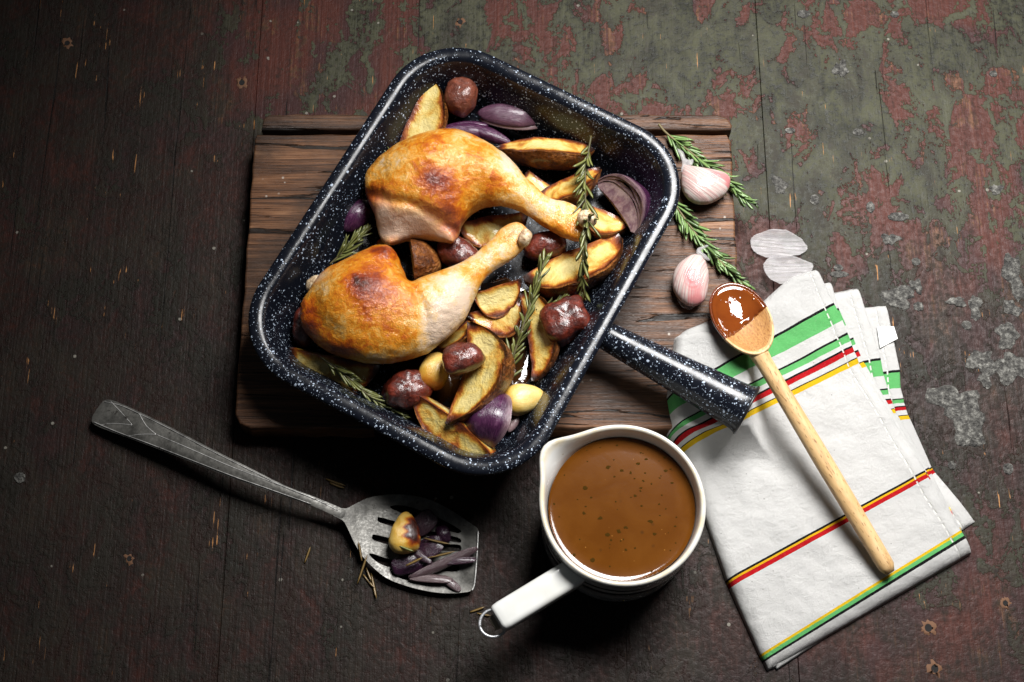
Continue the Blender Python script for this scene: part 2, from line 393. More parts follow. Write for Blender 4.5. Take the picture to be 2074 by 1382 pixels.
def mat_garlic_raw():
    M = Mt('raw_garlic_skin'); r = M.attr('rest', True); pk = M.attr('pink')
    st = M.noise(M.scale(r, 1.2, 22, 1), 1, 4, .6, .2); st2 = M.noise(M.scale(r, 2, 60, 1, (3, 3, 0)), 1, 2, .5)
    col = M.mix(M.mr(st, .35, .62), (.52, .47, .43), (.46, .30, .28))
    col = M.mix(M.mr(M.add(pk, M.mul(M.sub(st, .5), .6)), .35, .8), col, (.46, .17, .17))
    col = M.mix(M.mul(M.mr(st2, .58, .70), .55), col, (.40, .15, .17))
    M.set(col=col, rough=.36, coat=.15, normal=M.bump(M.add(st, st2), .5, .0010)); return M.m
def mat_garlic_paper():
    M = Mt('garlic_paper'); r = M.attr('rest', True); st = M.noise(M.scale(r, 1.0, 9, 1), 1, 4, .65, .5)
    col = M.mix(M.mr(st, .35, .62), (.46, .44, .46), (.70, .69, .68))
    M.set(col=col, rough=.32, normal=M.bump(st, .45, .0012))
    tr = M.n('BsdfTranslucent', {'Color': (.8, .78, .76)}); mx = M.n('MixShader', {0: .35}); tp = M.n('BsdfTransparent', {'Color': (1, 1, 1)}); mx2 = M.n('MixShader', {0: M.mr(st, .35, .65,  .38, .78)})
    M.nt.links.new(M.b.outputs[0], mx.inputs[1]); M.nt.links.new(tr.outputs[0], mx.inputs[2])
    M.nt.links.new(mx.outputs[0], mx2.inputs[1]); M.nt.links.new(tp.outputs[0], mx2.inputs[2]); M.nt.links.new(mx2.outputs[0], M.out.inputs[0]); return M.m
def mat_needle(a, b, name):
    M = Mt(name); t = M.attr('tone'); md = M.attr('mid')
    col = M.mix(t, a, b); col = M.mix(M.mul(md, .55), col, tuple(min(1, x*2.2+.03) for x in b))
    M.set(col=col, rough=.38, coat=.15, coatr=.3); return M.m
def mat_simple(name, col, rough=.5, **kw): return Mt(name, col=col, rough=rough, **kw).m
def mat_stem(c0=(.05, .07, .02), c1=(.20, .12, .05)):
    M = Mt('woody_stem'); v = M.obj(); M.set(col=M.mix(M.noise(v, 120, 4), c0, c1), rough=.6); return M.m
def mat_ceramic():
    M = Mt('glazed_ceramic'); v = M.obj(); t = M.attr('band')
    n = M.noise(v, 90, 4); col = M.mix(M.mr(M.noise(v, 28, 4), .4, .7), (.64, .645, .625), (.58, .58, .54))
    col = M.mix(M.mul(M.mr(M.vor(v, 60), .07, .04), .6), col, (.30, .24, .16))
    col = M.mix(t, col, (.012, .013, .016))
    col = M.mix(M.mul(M.attr('worn'), M.mr(n, .35, .65, .3, 1)), col, (.62, .52, .34))
    M.set(col=col, rough=.14, coat=.5, coatr=.06, normal=M.bump(M.noise(v, 60, 2), .06, .001)); return M.m
def mat_gravy():
    M = Mt('brown_gravy'); v = M.obj(); n = M.noise(v, 38, 4, .55, .5); vd = M.vor(v, 130); vc = M.n('SeparateColor', {0: M.vor(v, 130, out='Color')}).outputs[0]
    col = M.mix(M.mr(n, .3, .7), (.084, .0255, .0019), (.102, .0335, .0034))
    blot = M.mul(M.mr(vd, .30, .05), M.mr(vc, .80, .86)); col = M.mix(M.mul(blot, .55), col, (.028, .014, .004))
    oil = M.mul(M.mr(M.vor(v, 260), .15, .08), M.mr(M.noise(v, 60, 2), .6, .66)); col = M.mix(M.mul(oil, .6), col, (.34, .15, .03))
    M.set(col=col, rough=.10, normal=M.bump(n, .05, .002)); return M.m
def mat_metal(c=(.155, .150, .136), r=.42):
    M = Mt('tarnished_metal'); v = M.obj(); n = M.noise(v, 80, 6, .65); n2 = M.noise(v, 520, 3)
    col = M.mix(M.mr(n, .32, .68), tuple(x*.38 for x in c), c)
    col = M.mix(M.mr(M.noise(v, 210, 4, .6), .62, .70), col, (.055, .05, .045))
    M.set(col=col, metal=.45, rough=M.mr(n2, .3, .7, r-.08, r+.12), normal=M.bump(M.add(n2, n), .25, .0005)); return M.m
def mat_spoonwood(wet=False):
    M = Mt('beech_wood'); r = M.attr('rest', True)
    g = M.noise(M.scale(r, 12, 150, 150), 1, 4, .6, .4); fl = M.noise(M.scale(r, 130, 900, 900, (3, 1, 2)), 1, 2, .5)
    col = M.ramp(g, [(.3, (.38, .22, .090)), (.5, (.53, .34, .155)), (.75, (.64, .45, .24))])
    col = M.mix(M.mul(M.mr(fl, .60, .70), .7), col, (.15, .065, .022))
    wt = M.mr(M.add(M.attr('wet'), M.mul(M.sub(M.noise(r, 60, 3), .5), .10)), .45, .55)
    col = M.mix(wt, col, M.mix(g, (.075, .015, .004), (.15, .034, .007)))
    col = M.mix(M.mul(M.attr('stain'), .85), col, M.mix(M.mr(fl, .35, .65), (.36, .165, .042), (.23, .085, .018)))
    M.set(col=col, rough=M.m_('SUBTRACT', .5, M.mul(wt, .3)), coat=M.mul(wt, .8), coatr=.05, normal=M.bump(M.add(g, fl), .3, .0006)); return M.m
def mat_towel():
    M = Mt('striped_cotton'); uv = M.n('UVMap', uv_map='UVMap').outputs[0]; sx = M.n('SeparateXYZ', {0: uv}); u, v = sx.outputs[0], sx.outputs[1]
    ob = M.obj()
    wob = M.mul(M.sub(M.noise(ob, 900, 2), .5), .0016)
    W = (.68, .674, .656); K = (.008, .008, .009); G = (.135, .50, .155); R = (.52, .008, .014); Yl = (.78, .50, .012); Or = (.80, .44, .01)
    st = [(0, W), (.200, K), (.209, G), (.260, W), (.300, K), (.3075, G), (.331, W), (.3435, K), (.350, R), (.370, W), (.3835, K), (.390, Yl), (.410, W),
          (.7195, K), (.727, Or), (.7375, R), (.751, W), (.930, Yl), (.9405, G), (.9525, K), (.960, W)]
    col = M.ramp(M.add(v, wob), st, 'CONSTANT')
    wv = M.n('TexWave', {'Vector': M.scale(uv, 170, 0, 0), 'Scale': 1.0}, wave_type='BANDS', bands_direction='X').outputs[0]
    wh = M.n('TexWave', {'Vector': M.scale(uv, 0, 260, 0), 'Scale': 1.0}, wave_type='BANDS', bands_direction='Y').outputs[0]
    slub = M.noise(M.scale(uv, 60, 700, 1), 1, 3, .6)
    col = M.mix(M.mul(M.mr(slub, .5, .75), .16), col, (.55, .53, .46))
    fleck = M.mul(M.mr(M.vor(ob, 95), .06, .035), .5); col = M.mix(fleck, col, (.10, .09, .07))
    # hem stitching along the right edge
    du = M.m_('ABSOLUTE', M.sub(u, .945)); dash = M.m_('GREATER_THAN', M.m_('FRACT', M.mul(v, 42)), .35)
    stt = M.mul(M.mr(du, .0045, .002), dash); col = M.mix(stt, col, (.86, .85, .80))
    crease = M.noise(ob, 130, 5, .6, .8)
    M.set(col=col, rough=.92, spec=.05)
    h = M.add(M.add(M.mul(wv, .22), M.mul(wh, .22)), M.add(M.mul(crease, 1.9), M.add(M.mul(M.noise(ob, 330, 3, .6), 1.1), M.mul(stt, -.8))))
    M.set(normal=M.bump(h, .74, .0023)); return M.m
def mat_sauce():
    M = Mt('glossy_brown_sauce'); v = M.obj()
    bub = M.mul(M.mr(M.vor(v, 210), .32, .22), M.mr(M.noise(v, 70, 2), .52, .60)); n = M.noise(v, 75, 3, .5)
    M.set(col=M.mix(M.noise(v, 50, 3), (.085, .0145, .0025), (.200, .050, .0075)), rough=.05, coat=1, coatr=.02, normal=M.bump(M.add(M.mul(bub, .8), M.mul(n, .8)), .4, .0020)); return M.m
def mat_flake():
    M = Mt('old_plaster_flake'); v = M.obj(); n = M.noise(v, 210, 5, .75)
    M.set(col=M.ramp(n, [(.34, (.010, .009, .008)), (.46, (.040, .038, .034)), (.55, (.095, .092, .082)), (.68, (.25, .245, .22))]), rough=.62, normal=M.bump(M.add(n, M.noise(v, 500, 4)), 1.0, .0022)); return M.m

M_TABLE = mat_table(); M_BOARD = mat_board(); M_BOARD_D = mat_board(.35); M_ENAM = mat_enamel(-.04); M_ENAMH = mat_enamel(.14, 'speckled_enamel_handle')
M_CHICK = mat_chicken(); M_BONE = mat_bone(); M_POT = mat_potato(); M_SAUS = mat_sausage(); M_SAUSL = mat_sausage((.085, .022, .013), (.22, .062, .034))
M_ON = mat_onion(); M_ONC = mat_onion(.42, 'charred_onion'); M_GR = mat_garlic_roast(); M_GRAW = mat_garlic_raw(); M_PAPER = mat_garlic_paper()
M_NEED = mat_needle((.022, .050, .016), (.10, .165, .045), 'fresh_rosemary'); M_NEEDR = mat_needle((.020, .026, .008), (.10, .105, .022), 'roasted_rosemary'); M_NEEDB = mat_needle((.030, .018, .007), (.115, .070, .015), 'burnt_rosemary')
M_STEM = mat_stem(); M_STEMD = mat_stem((.025, .03, .008), (.10, .07, .02))
M_CER = mat_ceramic(); M_GRAVY = mat_gravy(); M_METAL = mat_metal(); M_WIRE = mat_metal((.55, .56, .58), .30); M_SPOON = mat_spoonwood(); M_TOWEL = mat_towel(); M_SAUCE = mat_sauce(); M_FLAKE = mat_flake()
M_DARK = mat_simple('dark_pit', (.004, .003, .003), .9); M_PRINT = mat_simple('dark_print', (.02, .02, .022), .4); M_HERB = mat_simple('herb_fleck', (.040, .020, .0035), .9, spec=0.0)
M_INSIDE = mat_simple('black_enamel_inside', (.006, .006, .008), .35)

# ================================================================== SETTING: the painted table
def gauss(px, py, cx, cy, sx, sy): return np.exp(-(((px-cx)/sx)**2+((py-cy)/sy)**2))
def pix_of(x, y):                                     # photo pixel of a table point (for where the old paint lies)
    c = np.array([0, -D*math.sin(TILT), D*math.cos(TILT)])
    dx = x-c[0]; dy = y-c[1]; dz = -c[2]
    yc = dy*math.cos(TILT)+dz*math.sin(TILT); zc = dy*math.sin(TILT)-dz*math.cos(TILT)
    return 1037+dx/zc*D/S, 691-yc/zc*D/S
table = obj('table', *slab([(-1.0, -.8), (1.0, -.8), (1.0, .8), (-1.0, .8)], -.045, -.022, .002), M_DARK, loc=(0, 0, 0))
tag(table, kind='structure')
seams = [-1.0, -.62, P(528, 60)[0], P(1537, 120)[0], .62, 1.0]
for i in range(len(seams)-1):
    a, b = seams[i]+.0001, seams[i+1]-.0001
    nx = max(4, int((b-a)/.006)); ny = 130
    xs = np.concatenate([[a, a+.0004], np.linspace(a+.004, b-.004, nx), [b-.0004, b]]); ys = np.linspace(-.8, .8, ny)
    X, Y = np.meshgrid(xs, ys, indexing='ij'); Z = np.zeros_like(X); Z[0] = Z[-1] = -.0006
    n0 = X.size; V = np.stack([X.ravel(), Y.ravel(), Z.ravel()], 1); ix = np.arange(n0).reshape(X.shape); Fc = []
    for p in range(len(xs)-1):
        for q in range(ny-1): Fc.append([ix[p, q], ix[p+1, q], ix[p+1, q+1], ix[p, q+1]])
    rim = np.concatenate([ix[:, 0], ix[-1, 1:], ix[-2::-1, -1], ix[0, -2:0:-1]]); m = len(rim)
    Vb = V[rim].copy(); Vb[:, 2] = -.021; V = np.concatenate([V, Vb])
    for q in range(m): Fc.append([rim[(q+1) % m], rim[q], n0+q, n0+(q+1) % m])
    Fc.append([n0+q for q in range(m)][::-1])
    px, py = pix_of(V[:, 0], V[:, 1])
    px = np.clip(px, -600, 2700); py = np.clip(py, -500, 1900)
    g = -.02+.20*gauss(px, py, 1250, 60, 520, 300)+.16*gauss(px, py, 1850, 250, 420, 330)+.10*gauss(px, py, 1950, 1100, 330, 90)+.14*gauss(px, py, 1500, 1000, 200, 300)
    g += -.24*gauss(px, py, 1750, 1330, 420, 130)-.10*gauss(px, py, 1980, 600, 160, 200)-.07*gauss(px, py, 600, 120, 200, 160)-.05*gauss(px, py, 150, 400, 150, 200)+.06*gauss(px, py, 80, 470, 160, 80)
    k = .80-.52*(1/(1+np.exp(-(px-640)/110)))*(1/(1+np.exp(-(470-py)/110)))  # left side darker: real grime plus light falloff put into the colour
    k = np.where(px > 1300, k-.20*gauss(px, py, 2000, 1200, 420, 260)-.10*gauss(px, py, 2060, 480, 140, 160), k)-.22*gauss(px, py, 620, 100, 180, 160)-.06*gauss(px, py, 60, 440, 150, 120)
    obj('plank', V, Fc, M_TABLE, table, attrs={'green': g, 'grime_falloff': np.clip(k, -.1, .95)}, sharp=40)

flakes = [(2052, 560, 20, 48), (2050, 625, 16, 18), (1975, 622, 13, 24), (1958, 659, 10, 10), (2040, 680, 24, 26), (1990, 735, 30, 28), (2052, 745, 34, 34), (1935, 815, 44, 38), (1965, 862, 34, 40), (1580, 376, 17, 19), (1703, 140, 14, 22), (1627, 29, 15, 10), (1738, 268, 12, 8),
          (1822, 602, 36, 22), (1856, 580, 13, 14), (1860, 621, 11, 10), (1803, 485, 15, 15), (1855, 530, 9, 9), (2018, 384, 12, 13), (1698, 543, 10, 8), (1938, 612, 18, 12), (1812, 30, 9, 8), (1763, 420, 9, 13), (1928, 943, 8, 8), (2042, 950, 10, 12), (1700, 556, 20, 7), (1650, 405, 10, 12), (1820, 440, 22, 10), (1600, 265, 11, 7), (1995, 770, 12, 16), (40, 968, 11, 11), (2012, 150, 9, 8)]
for (cx, cy, rx, ry) in flakes:
    n = 22; ph = RNG.uniform(0, 6, 4); c = P(cx, cy); o = []
    for i in range(n):
        a = 2*math.pi*i/n; rr = (1+.18*math.sin(2*a+ph[0])+.17*math.sin(3*a+ph[1])+.12*math.sin(5*a+ph[2])+.10*RNG.normal() if min(rx, ry) > 11 else 1+.05*RNG.normal())
        o.append((c[0]+rx*S*rr*math.cos(a), c[1]+ry*S*rr*math.sin(a)))
    rings = []
    for f, z in ((1.03, -.0003), (1.0, .0004), (.90, .0006), (.55, .0005)):
        for q in o: rings.append((c[0]+(q[0]-c[0])*f, c[1]+(q[1]-c[1])*f, z+(RNG.uniform(-.0003, .0004) if z > 0 else 0)))
    rings.append((c[0], c[1], .0005)); Fc = []
    for r in range(3):
        for i in range(n): Fc.append([r*n+i, r*n+(i+1) % n, (r+1)*n+(i+1) % n, (r+1)*n+i])
    for i in range(n): Fc.append([3*n+i, 3*n+(i+1) % n, 4*n])
    obj('paint_flake', rings, Fc, M_FLAKE, table)
M_SPLINT = mat_simple('splintered_wood', (.11, .050, .022), .8)
for (cx, cy, r) in [(1880, 1272, 10), (1893, 1355, 10), (2036, 1222, 7), (490, 168, 9), (136, 88, 8), (932, 45, 8), (262, 1132, 7)]:
    c = P(cx, cy); n = 16; V = []; Fc = []; r *= S
    for rr, z in ((1.5, -.0003), (1.05, .0004), (.80, .0005), (.62, .0002)):
        for i in range(n):
            a = 2*math.pi*i/n; q = rr*r*(1+(.30*RNG.normal() if rr > 1 else .08*RNG.normal())); V.append((c[0]+q*math.cos(a), c[1]+q*1.15*math.sin(a), z))
    for k in range(3):
        for i in range(n): Fc.append([k*n+i, k*n+(i+1) % n, (k+1)*n+(i+1) % n, (k+1)*n+i])
    ho = obj('nail_hole', V, Fc, M_SPLINT, table)
    V2 = [(c[0]+.68*r*math.cos(2*math.pi*i/n), c[1]+.75*r*math.sin(2*math.pi*i/n), .00045) for i in range(n)]
    obj('dark_pit', V2+[(c[0], c[1], .0002)], [[i, (i+1) % n, n] for i in range(n)], M_DARK, ho)

# ================================================================== chopping board
ZB = .026
tl, bl = P(512, 272, ZB), P(480, 868, ZB); xl = (tl[0]+bl[0])/2; xr = P(1481, 300, ZB)[0]; yt = tl[1]; yb = P(900, 868, ZB)[1]
board = thing('chopping_board', 'old dark wooden chopping board with a grooved end lying under the roasting pan', 'chopping board', ((xl+xr)/2, (yt+yb)/2, 0))
def wavy(pts, amp=.0005, step=.012):
    out = []; n = len(pts)
    for i in range(n):
        a, b = np.array(pts[i]), np.array(pts[(i+1) % n]); m = max(1, int(np.linalg.norm(b-a)/step))
        for j in range(m): out.append(a+(b-a)*j/m+RNG.normal(size=2)*amp*(j > 0))
    return np.array(out)
o = wavy([(xl+.002, yt), (xl, yt-.004), (xl-.001, yb+.012), (xl+.003, yb+.004), (xl+.012, yb), (xr-.012, yb), (xr-.003, yb+.003), (xr, yb+.01), (xr, yt-.006), (xr-.003, yt)])
obj('plank', *slab(o, .0, ZB, .0022), M_BOARD, board, sharp=50)
ys0 = P(700, 262, ZB)[1]; ys1 = P(700, 230, ZB)[1]
xs0 = P(530, 240, ZB)[0]; xs1 = P(1476, 245, ZB)[0]
o = wavy([(xs0, ys0), (xs1+.002, ys0), (xs1+.003, ys0+.005), (xs1-.001, ys1-.003), (xs1-.009, ys1), (xs0+.006, ys1), (xs0+.001, ys1-.004)])
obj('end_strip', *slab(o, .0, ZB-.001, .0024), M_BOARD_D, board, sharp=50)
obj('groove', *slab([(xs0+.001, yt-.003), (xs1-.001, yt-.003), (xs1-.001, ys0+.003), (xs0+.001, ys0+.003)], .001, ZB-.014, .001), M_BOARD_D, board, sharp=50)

# ================================================================== roasting pan
ZR = .0755                                           # rim height
PC = np.array([-.0342, .0478]); PA = math.radians(-28.64); PW, PH, PR = .1266, .1596, .0593
def rrect(inset, z, n=14, m=10):
    hw, hh, r = PW-inset, PH-inset, max(PR-inset, .008); pts = []
    cs = [(hw-r, hh-r, 0), (-hw+r, hh-r, 90), (-hw+r, -hh+r, 180), (hw-r, -hh+r, 270)]
    for ci, (x, y, a0) in enumerate(cs):
        for i in range(n+1):
            a = math.radians(a0+90*i/n); pts.append((x+r*math.cos(a), y+r*math.sin(a)))
        nxt = cs[(ci+1) % 4]; a = math.radians(a0+90); q = (nxt[0]+r*math.cos(a), nxt[1]+r*math.sin(a)); p = pts[-1]
        for j in range(1, m): pts.append((p[0]+(q[0]-p[0])*j/m, p[1]+(q[1]-p[1])*j/m))
    p = np.array(pts); c, s = math.cos(PA), math.sin(PA)
    return np.stack([PC[0]+p[:, 0]*c-p[:, 1]*s, PC[1]+p[:, 0]*s+p[:, 1]*c, np.full(len(p), z)], 1)
def loft(rings, close0=True, close1=True):
    n = len(rings[0]); V = np.concatenate(rings); Fc = []
    for r in range(len(rings)-1):
        for i in range(n): Fc.append([r*n+i, r*n+(i+1) % n, (r+1)*n+(i+1) % n, (r+1)*n+i])
    if close0: Fc.append(list(range(n))[::-1])
    if close1: Fc.append([(len(rings)-1)*n+i for i in range(n)])
    return V, Fc
pan = thing('roasting_pan', 'black enamel roasting pan with white speckles and a tube handle, full of chicken', 'roasting pan', (PC[0], PC[1], ZB))
prof = [(.060, ZB+.0004), (.0345, ZB+.0006), (.030, ZB+.003), (.0262, ZB+.010), (.0165, ZR-.010), (.0125, ZR-.0042), (.008, ZR-.0030), (.0045, ZR-.0042), (.0015, ZR-.0046), (0, ZR-.0026), (0, ZR-.0008), (.0010, ZR+.0008), (.0030, ZR+.0016), (.0065, ZR+.0018), (.0098, ZR+.0013), (.0120, ZR-.0001), (.0135, ZR-.0026), (.0180, ZR-.0115),
        (.0275, ZB+.0120), (.0300, ZB+.0075), (.0335, ZB+.0045), (.0400, ZB+.0030), (.060, ZB+.0026)]
obj('body', *loft([rrect(d, z) for d, z in prof]), M_ENAM, pan)
# handle: tapering tube with a flared open end
h0 = P(1212, 672, ZR-.016); h1 = P(1512, 831, ZR-.020); ax = h1-h0; L = np.linalg.norm(ax); ax /= L
hp = [h0+ax*L*t for t in np.linspace(0, 1, 26)]
hr = np.interp(np.linspace(0, 1, 26), [0, .08, .3, .6, .9, .965, .985, 1], [.0105, .0112, .0128, .0152, .0176, .0184, .0198, .0200])
Vt, Ft = tube(hp, hr, 36, cap=False)
inn = [h1, h1-ax*.002, h1-ax*.03]; Vi, Fi = tube(inn, [.0197, .0168, .0140], 36, cap=False)
Fi = [f[::-1] for f in Fi]; Fi.append([2*36+j for j in range(36)])
hd = obj('handle', Vt, Ft, M_ENAMH, pan)
Vr, Fr = Vi, Fi
obj('open_end', Vr, Fr, M_INSIDE, hd)
aa = np.linspace(0, 2*math.pi, 41)[:-1]; u_ = np.cross((0, 0, 1), ax); u_ /= np.linalg.norm(u_); v_ = np.cross(ax, u_)
ringp = [h1+.0196*(math.cos(a)*u_+math.sin(a)*v_) for a in aa]; ringp += ringp[:2]
obj('rolled_lip', *tube(ringp, .0011, 8, up=tuple(ax)), M_INSIDE, hd)

# cooking juices pooled on the pan floor
M_JUICE = Mt('cooking_juices'); _v = M_JUICE.obj()
M_JUICE.set(col=M_JUICE.mix(M_JUICE.noise(_v, 60, 4), (.010, .004, .0015), (.050, .018, .004)), rough=.06, coat=1, coatr=.03, normal=M_JUICE.bump(M_JUICE.noise(_v, 70, 3), .15, .002)); M_JUICE = M_JUICE.m
zj = ZB+.0037; jo = catmull(PL([(716, 716), (790, 742), (838, 812), (900, 872), (965, 902), (1012, 896), (1040, 850), (1062, 800), (1086, 742), (1126, 690), (1140, 628), (1096, 600), (1020, 566), (950, 580), (880, 640), (800, 676)], zj)[:, :2], 8)
jn = np.array([mnoise.noise((p[0]*90, p[1]*90, 2)) for p in jo]); jm = jo.mean(0); jo = jm+(jo-jm)*(1+.07*jn)[:, None]
v2, T = cdt_plate(jo, [], .006); ed_ = np.minimum(1, polydist(jo, v2[:, 0], v2[:, 1])/.003)
jv = np.stack([v2[:, 0], v2[:, 1], zj-.0012+.0012*np.sqrt(ed_)], 1)
if np.cross(jv[T[0][1]]-jv[T[0][0]], jv[T[0][2]]-jv[T[0][0]])[2] < 0: T = T[:, ::-1]
tag(obj('pan_juices', jv, T, M_JUICE), 'dark oily juices pooled on the pan floor beneath the potatoes', 'juices')

# ================================================================== food generators
def seg_attr(V, p0, p1):
    """coordinate along and across an axis, scaled by its length"""
    a = np.asarray(p0)[:3]; b = np.asarray(p1)[:3]; d = (b-a)[:2]; L = np.linalg.norm(d); d /= L; q = V[:, :2]-a[:2]
    return (q@d)/L, (q@np.array([-d[1], d[0]]))/L
def spots(V, lst, z):
    out = np.zeros(len(V))
    for (px, py, rx, ry, amp) in lst:
        c = P(px, py, z); out += amp*np.exp(-(((V[:, 0]-c[0])/(rx*S))**2+((V[:, 1]-c[1])/(ry*S))**2))
    return out
def wedge(E1, E2, z, r, side, tau, arc, label, bend=0.0, z2=None, seed=0, burn=0.0, group='roast potato wedges in the pan'):
    r *= 1.10; pw = .50+.25*((seed*.37) % 1); A = P(*E1, z); B = P(*E2, z if z2 is None else z2); X = B-A; L = np.linalg.norm(X); X /= L
    Yv = np.cross((0, 0, 1), X); Yv /= np.linalg.norm(Yv); Yv *= side; Zv = np.cross(X, Yv)*side
    nt = 34; nf = 8; na = 10; V = []; sk = []; ed = []; rest = []
    th = [math.radians(tau-arc*i/na) for i in range(na+1)]
    for i in range(nt):
        s = i/(nt-1); t = 2*s-1; rr = r*max(.05, (1-abs(t+.18*math.sin(seed*2.1)*(1-t*t))**2.3))**pw
        cx = A+X*L*s+Yv*bend*(1-t*t)*r
        ring = []
        for j in range(nf): f = j/nf; ring.append((f, 0, math.cos(th[0])*f, math.sin(th[0])*f))
        for j in range(na+1): ring.append((1.0, 1, math.cos(th[j]), math.sin(th[j])))
        for j in range(nf-1, 0, -1): f = j/nf; ring.append((f, 0, math.cos(th[-1])*f, math.sin(th[-1])*f))
        for (f, k, c, s_) in ring:
            V.append(cx+rr*(c*Yv+s_*Zv)); sk.append(k); rest.append((s*L+seed, c*rr+seed*.7, s_*rr))
            e = max(0, 1-(1-f)/.30)*.62 if k == 0 else .8
            e = max(e, max(0, 1-f/.25)*.5, max(0, abs(t)-.74)/.26*.95); ed.append(e+burn)
    V = np.array(V); n = nf+na+1+nf-1; Fc = []
    for i in range(nt-1):
        for j in range(n): Fc.append([i*n+j, i*n+(j+1) % n, (i+1)*n+(j+1) % n, (i+1)*n+j])
    Fc.append(list(range(n))[::-1]); Fc.append([(nt-1)*n+j for j in range(n)])
    if side > 0: pass
    nz = fbm(V, 55, 3, seed)+1.1*fbm(V, 24, 1, seed+2); nz2 = fbm(V, 55, 2, seed+9)+1.1*fbm(V, 24, 1, seed+5)
    for i in range(nt):
        for j in range(n):
            q = i*n+j; f = 1 if sk[q] else .8
            V[q] += (Zv*nz[q]+Yv*nz2[q]*.8)*.0019*f
            if not sk[q]:                                # cut faces sink a little as they roast
                ff = (j if j < nf else n-j)/nf; V[q] -= Zv*.0016*math.sin(math.pi*ff)*(1 if j < nf else -1)
    V[:, 2] = np.maximum(V[:, 2], ZB+.0034)
    o = obj('potato_wedge', V, Fc, M_POT, attrs={'skin': sk, 'edge': ed}, vattrs={'rest': rest}, sharp=55)
    fix_normals(o); return tag(o, label, 'potato wedge', group)
def fix_normals(o):
    import bmesh
    bm = bmesh.new(); bm.from_mesh(o.data); bmesh.ops.recalc_face_normals(bm, faces=bm.faces[:]); bm.to_mesh(o.data); bm.free(); o.data.update()
def petal(cx, cy, z, ang, Lp, Wp, dep, th, pitch=0, roll=0, twist=0.0, nu=22, nv=12, power=.62, offs=(0, 0, 0)):
    """one curved onion layer: lens outline, domed, with thickness. Lp, Wp half sizes in metres"""
    V = []; rest = []; pale = []
    for lay in (0, 1):
        for i in range(nu):
            u = -1+2*i/(nu-1); w = Wp*max(.03, 1-u*u)**power
            for j in range(nv):
                v = -1+2*j/(nv-1); d = dep*(1-u*u)**.8*(1-.92*v*v)
                q = 1-lay*th/max(dep, 1e-4)*.5
                V.append((u*Lp*(1-lay*.02), v*w*(1-lay*th/Wp*.6), d-lay*th)); rest.append((u, v*w/Wp, lay*.3)); pale.append(lay)
    n = nu*nv; Fc = []
    for i in range(nu-1):
        for j in range(nv-1):
            a = i*nv+j; Fc.append([a, a+nv, a+nv+1, a+1]); Fc.append([n+a, n+a+1, n+a+nv+1, n+a+nv])
    for i in range(nu-1):
        a = i*nv; Fc.append([a, n+a, n+a+nv, a+nv]); a = i*nv+nv-1; Fc.append([a, a+nv, n+a+nv, n+a])
    for j in range(nv-1):
        Fc.append([j, j+1, n+j+1, n+j]); a = (nu-1)*nv+j; Fc.append([a, n+a, n+a+1, a+1])
    V = np.array(V)+np.array(offs)
    def rot(V, ax, a):
        c, s = math.cos(a), math.sin(a); i, j = [(1, 2), (2, 0), (0, 1)][ax]; W = V.copy(); W[:, i] = V[:, i]*c-V[:, j]*s; W[:, j] = V[:, i]*s+V[:, j]*c; return W
    V = rot(V, 0, math.radians(roll)); V = rot(V, 1, math.radians(-pitch)); V = rot(V, 2, math.radians(ang))
    return V+P(cx, cy, z), Fc, rest, pale
def onion(name, label, spec, group=None, mt=None):
    """spec: list of petal argument tuples; one layer each"""
    root = None; loc = None
    for i, sp in enumerate(spec):
        sp = dict(sp); pl = sp.pop('pale', None); V, Fc, rest, pale = petal(**sp)
        V[:, 2] += fbm(V, 60, 2, i)*.0006
        pale = np.array(pale, float) if pl is None else np.full(len(V), pl)
        if root is None:
            root = thing(name, label, 'onion', (V[:, 0].mean(), V[:, 1].mean(), V[:, 2].min()), group)
        o = obj('layer', V, Fc, mt or M_ON, root, attrs={'pale': pale}, vattrs={'rest': np.array(rest)+i*3.7}); fix_normals(o)
    return root
def blob(cx, cy, z, rx, ry, rz, ang, mat, name, label, cat, group, seed=0, amp=.12, sq=2.4, tilt=0, attrs=None, taper=0.0, nose=0.0):
    """lumpy solid, superelliptic, with a tapered nose when asked"""
    nu, nv = 40, 26; V = []; rest = []
    for i in range(nv):
        p = -math.pi/2+math.pi*i/(nv-1)
        for j in range(nu):
            a = 2*math.pi*j/nu; x = math.cos(p)*math.cos(a); y = math.cos(p)*math.sin(a); s_ = math.sin(p)
            k = (abs(x)**sq+abs(y)**sq+abs(s_)**sq)**(-1/sq); x, y, s_ = x*k, y*k, s_*k
            f = 1-taper*x
            V.append((x*rx*(1+nose*max(0, x)**3), y*ry*f, s_*rz*f)); rest.append((x, y, s_))
    V = np.array(V); d = fbm(V, 1/max(rx, ry)*.9, 3, seed)*amp; V *= (1+d+.16*amp*fbm(V, 1/max(rx, ry)*3.2, 2, seed+5))[:, None]
    c, s = math.cos(math.radians(tilt)), math.sin(math.radians(tilt)); V = np.stack([V[:, 0]*c-V[:, 2]*s, V[:, 1], V[:, 0]*s+V[:, 2]*c], 1)
    c, s = math.cos(math.radians(ang)), math.sin(math.radians(ang)); V = np.stack([V[:, 0]*c-V[:, 1]*s, V[:, 0]*s+V[:, 1]*c, V[:, 2]], 1)+P(cx, cy, z)
    Fc = []
    for i in range(nv-1):
        for j in range(nu): Fc.append([i*nu+j, i*nu+(j+1) % nu, (i+1)*nu+(j+1) % nu, (i+1)*nu+j])
    at = {k: fn(np.array(rest), V) for k, fn in (attrs or {}).items()}
    o = obj(name, V, Fc, mat, attrs=at, vattrs={'rest': rest}); return tag(o, label, cat, group)
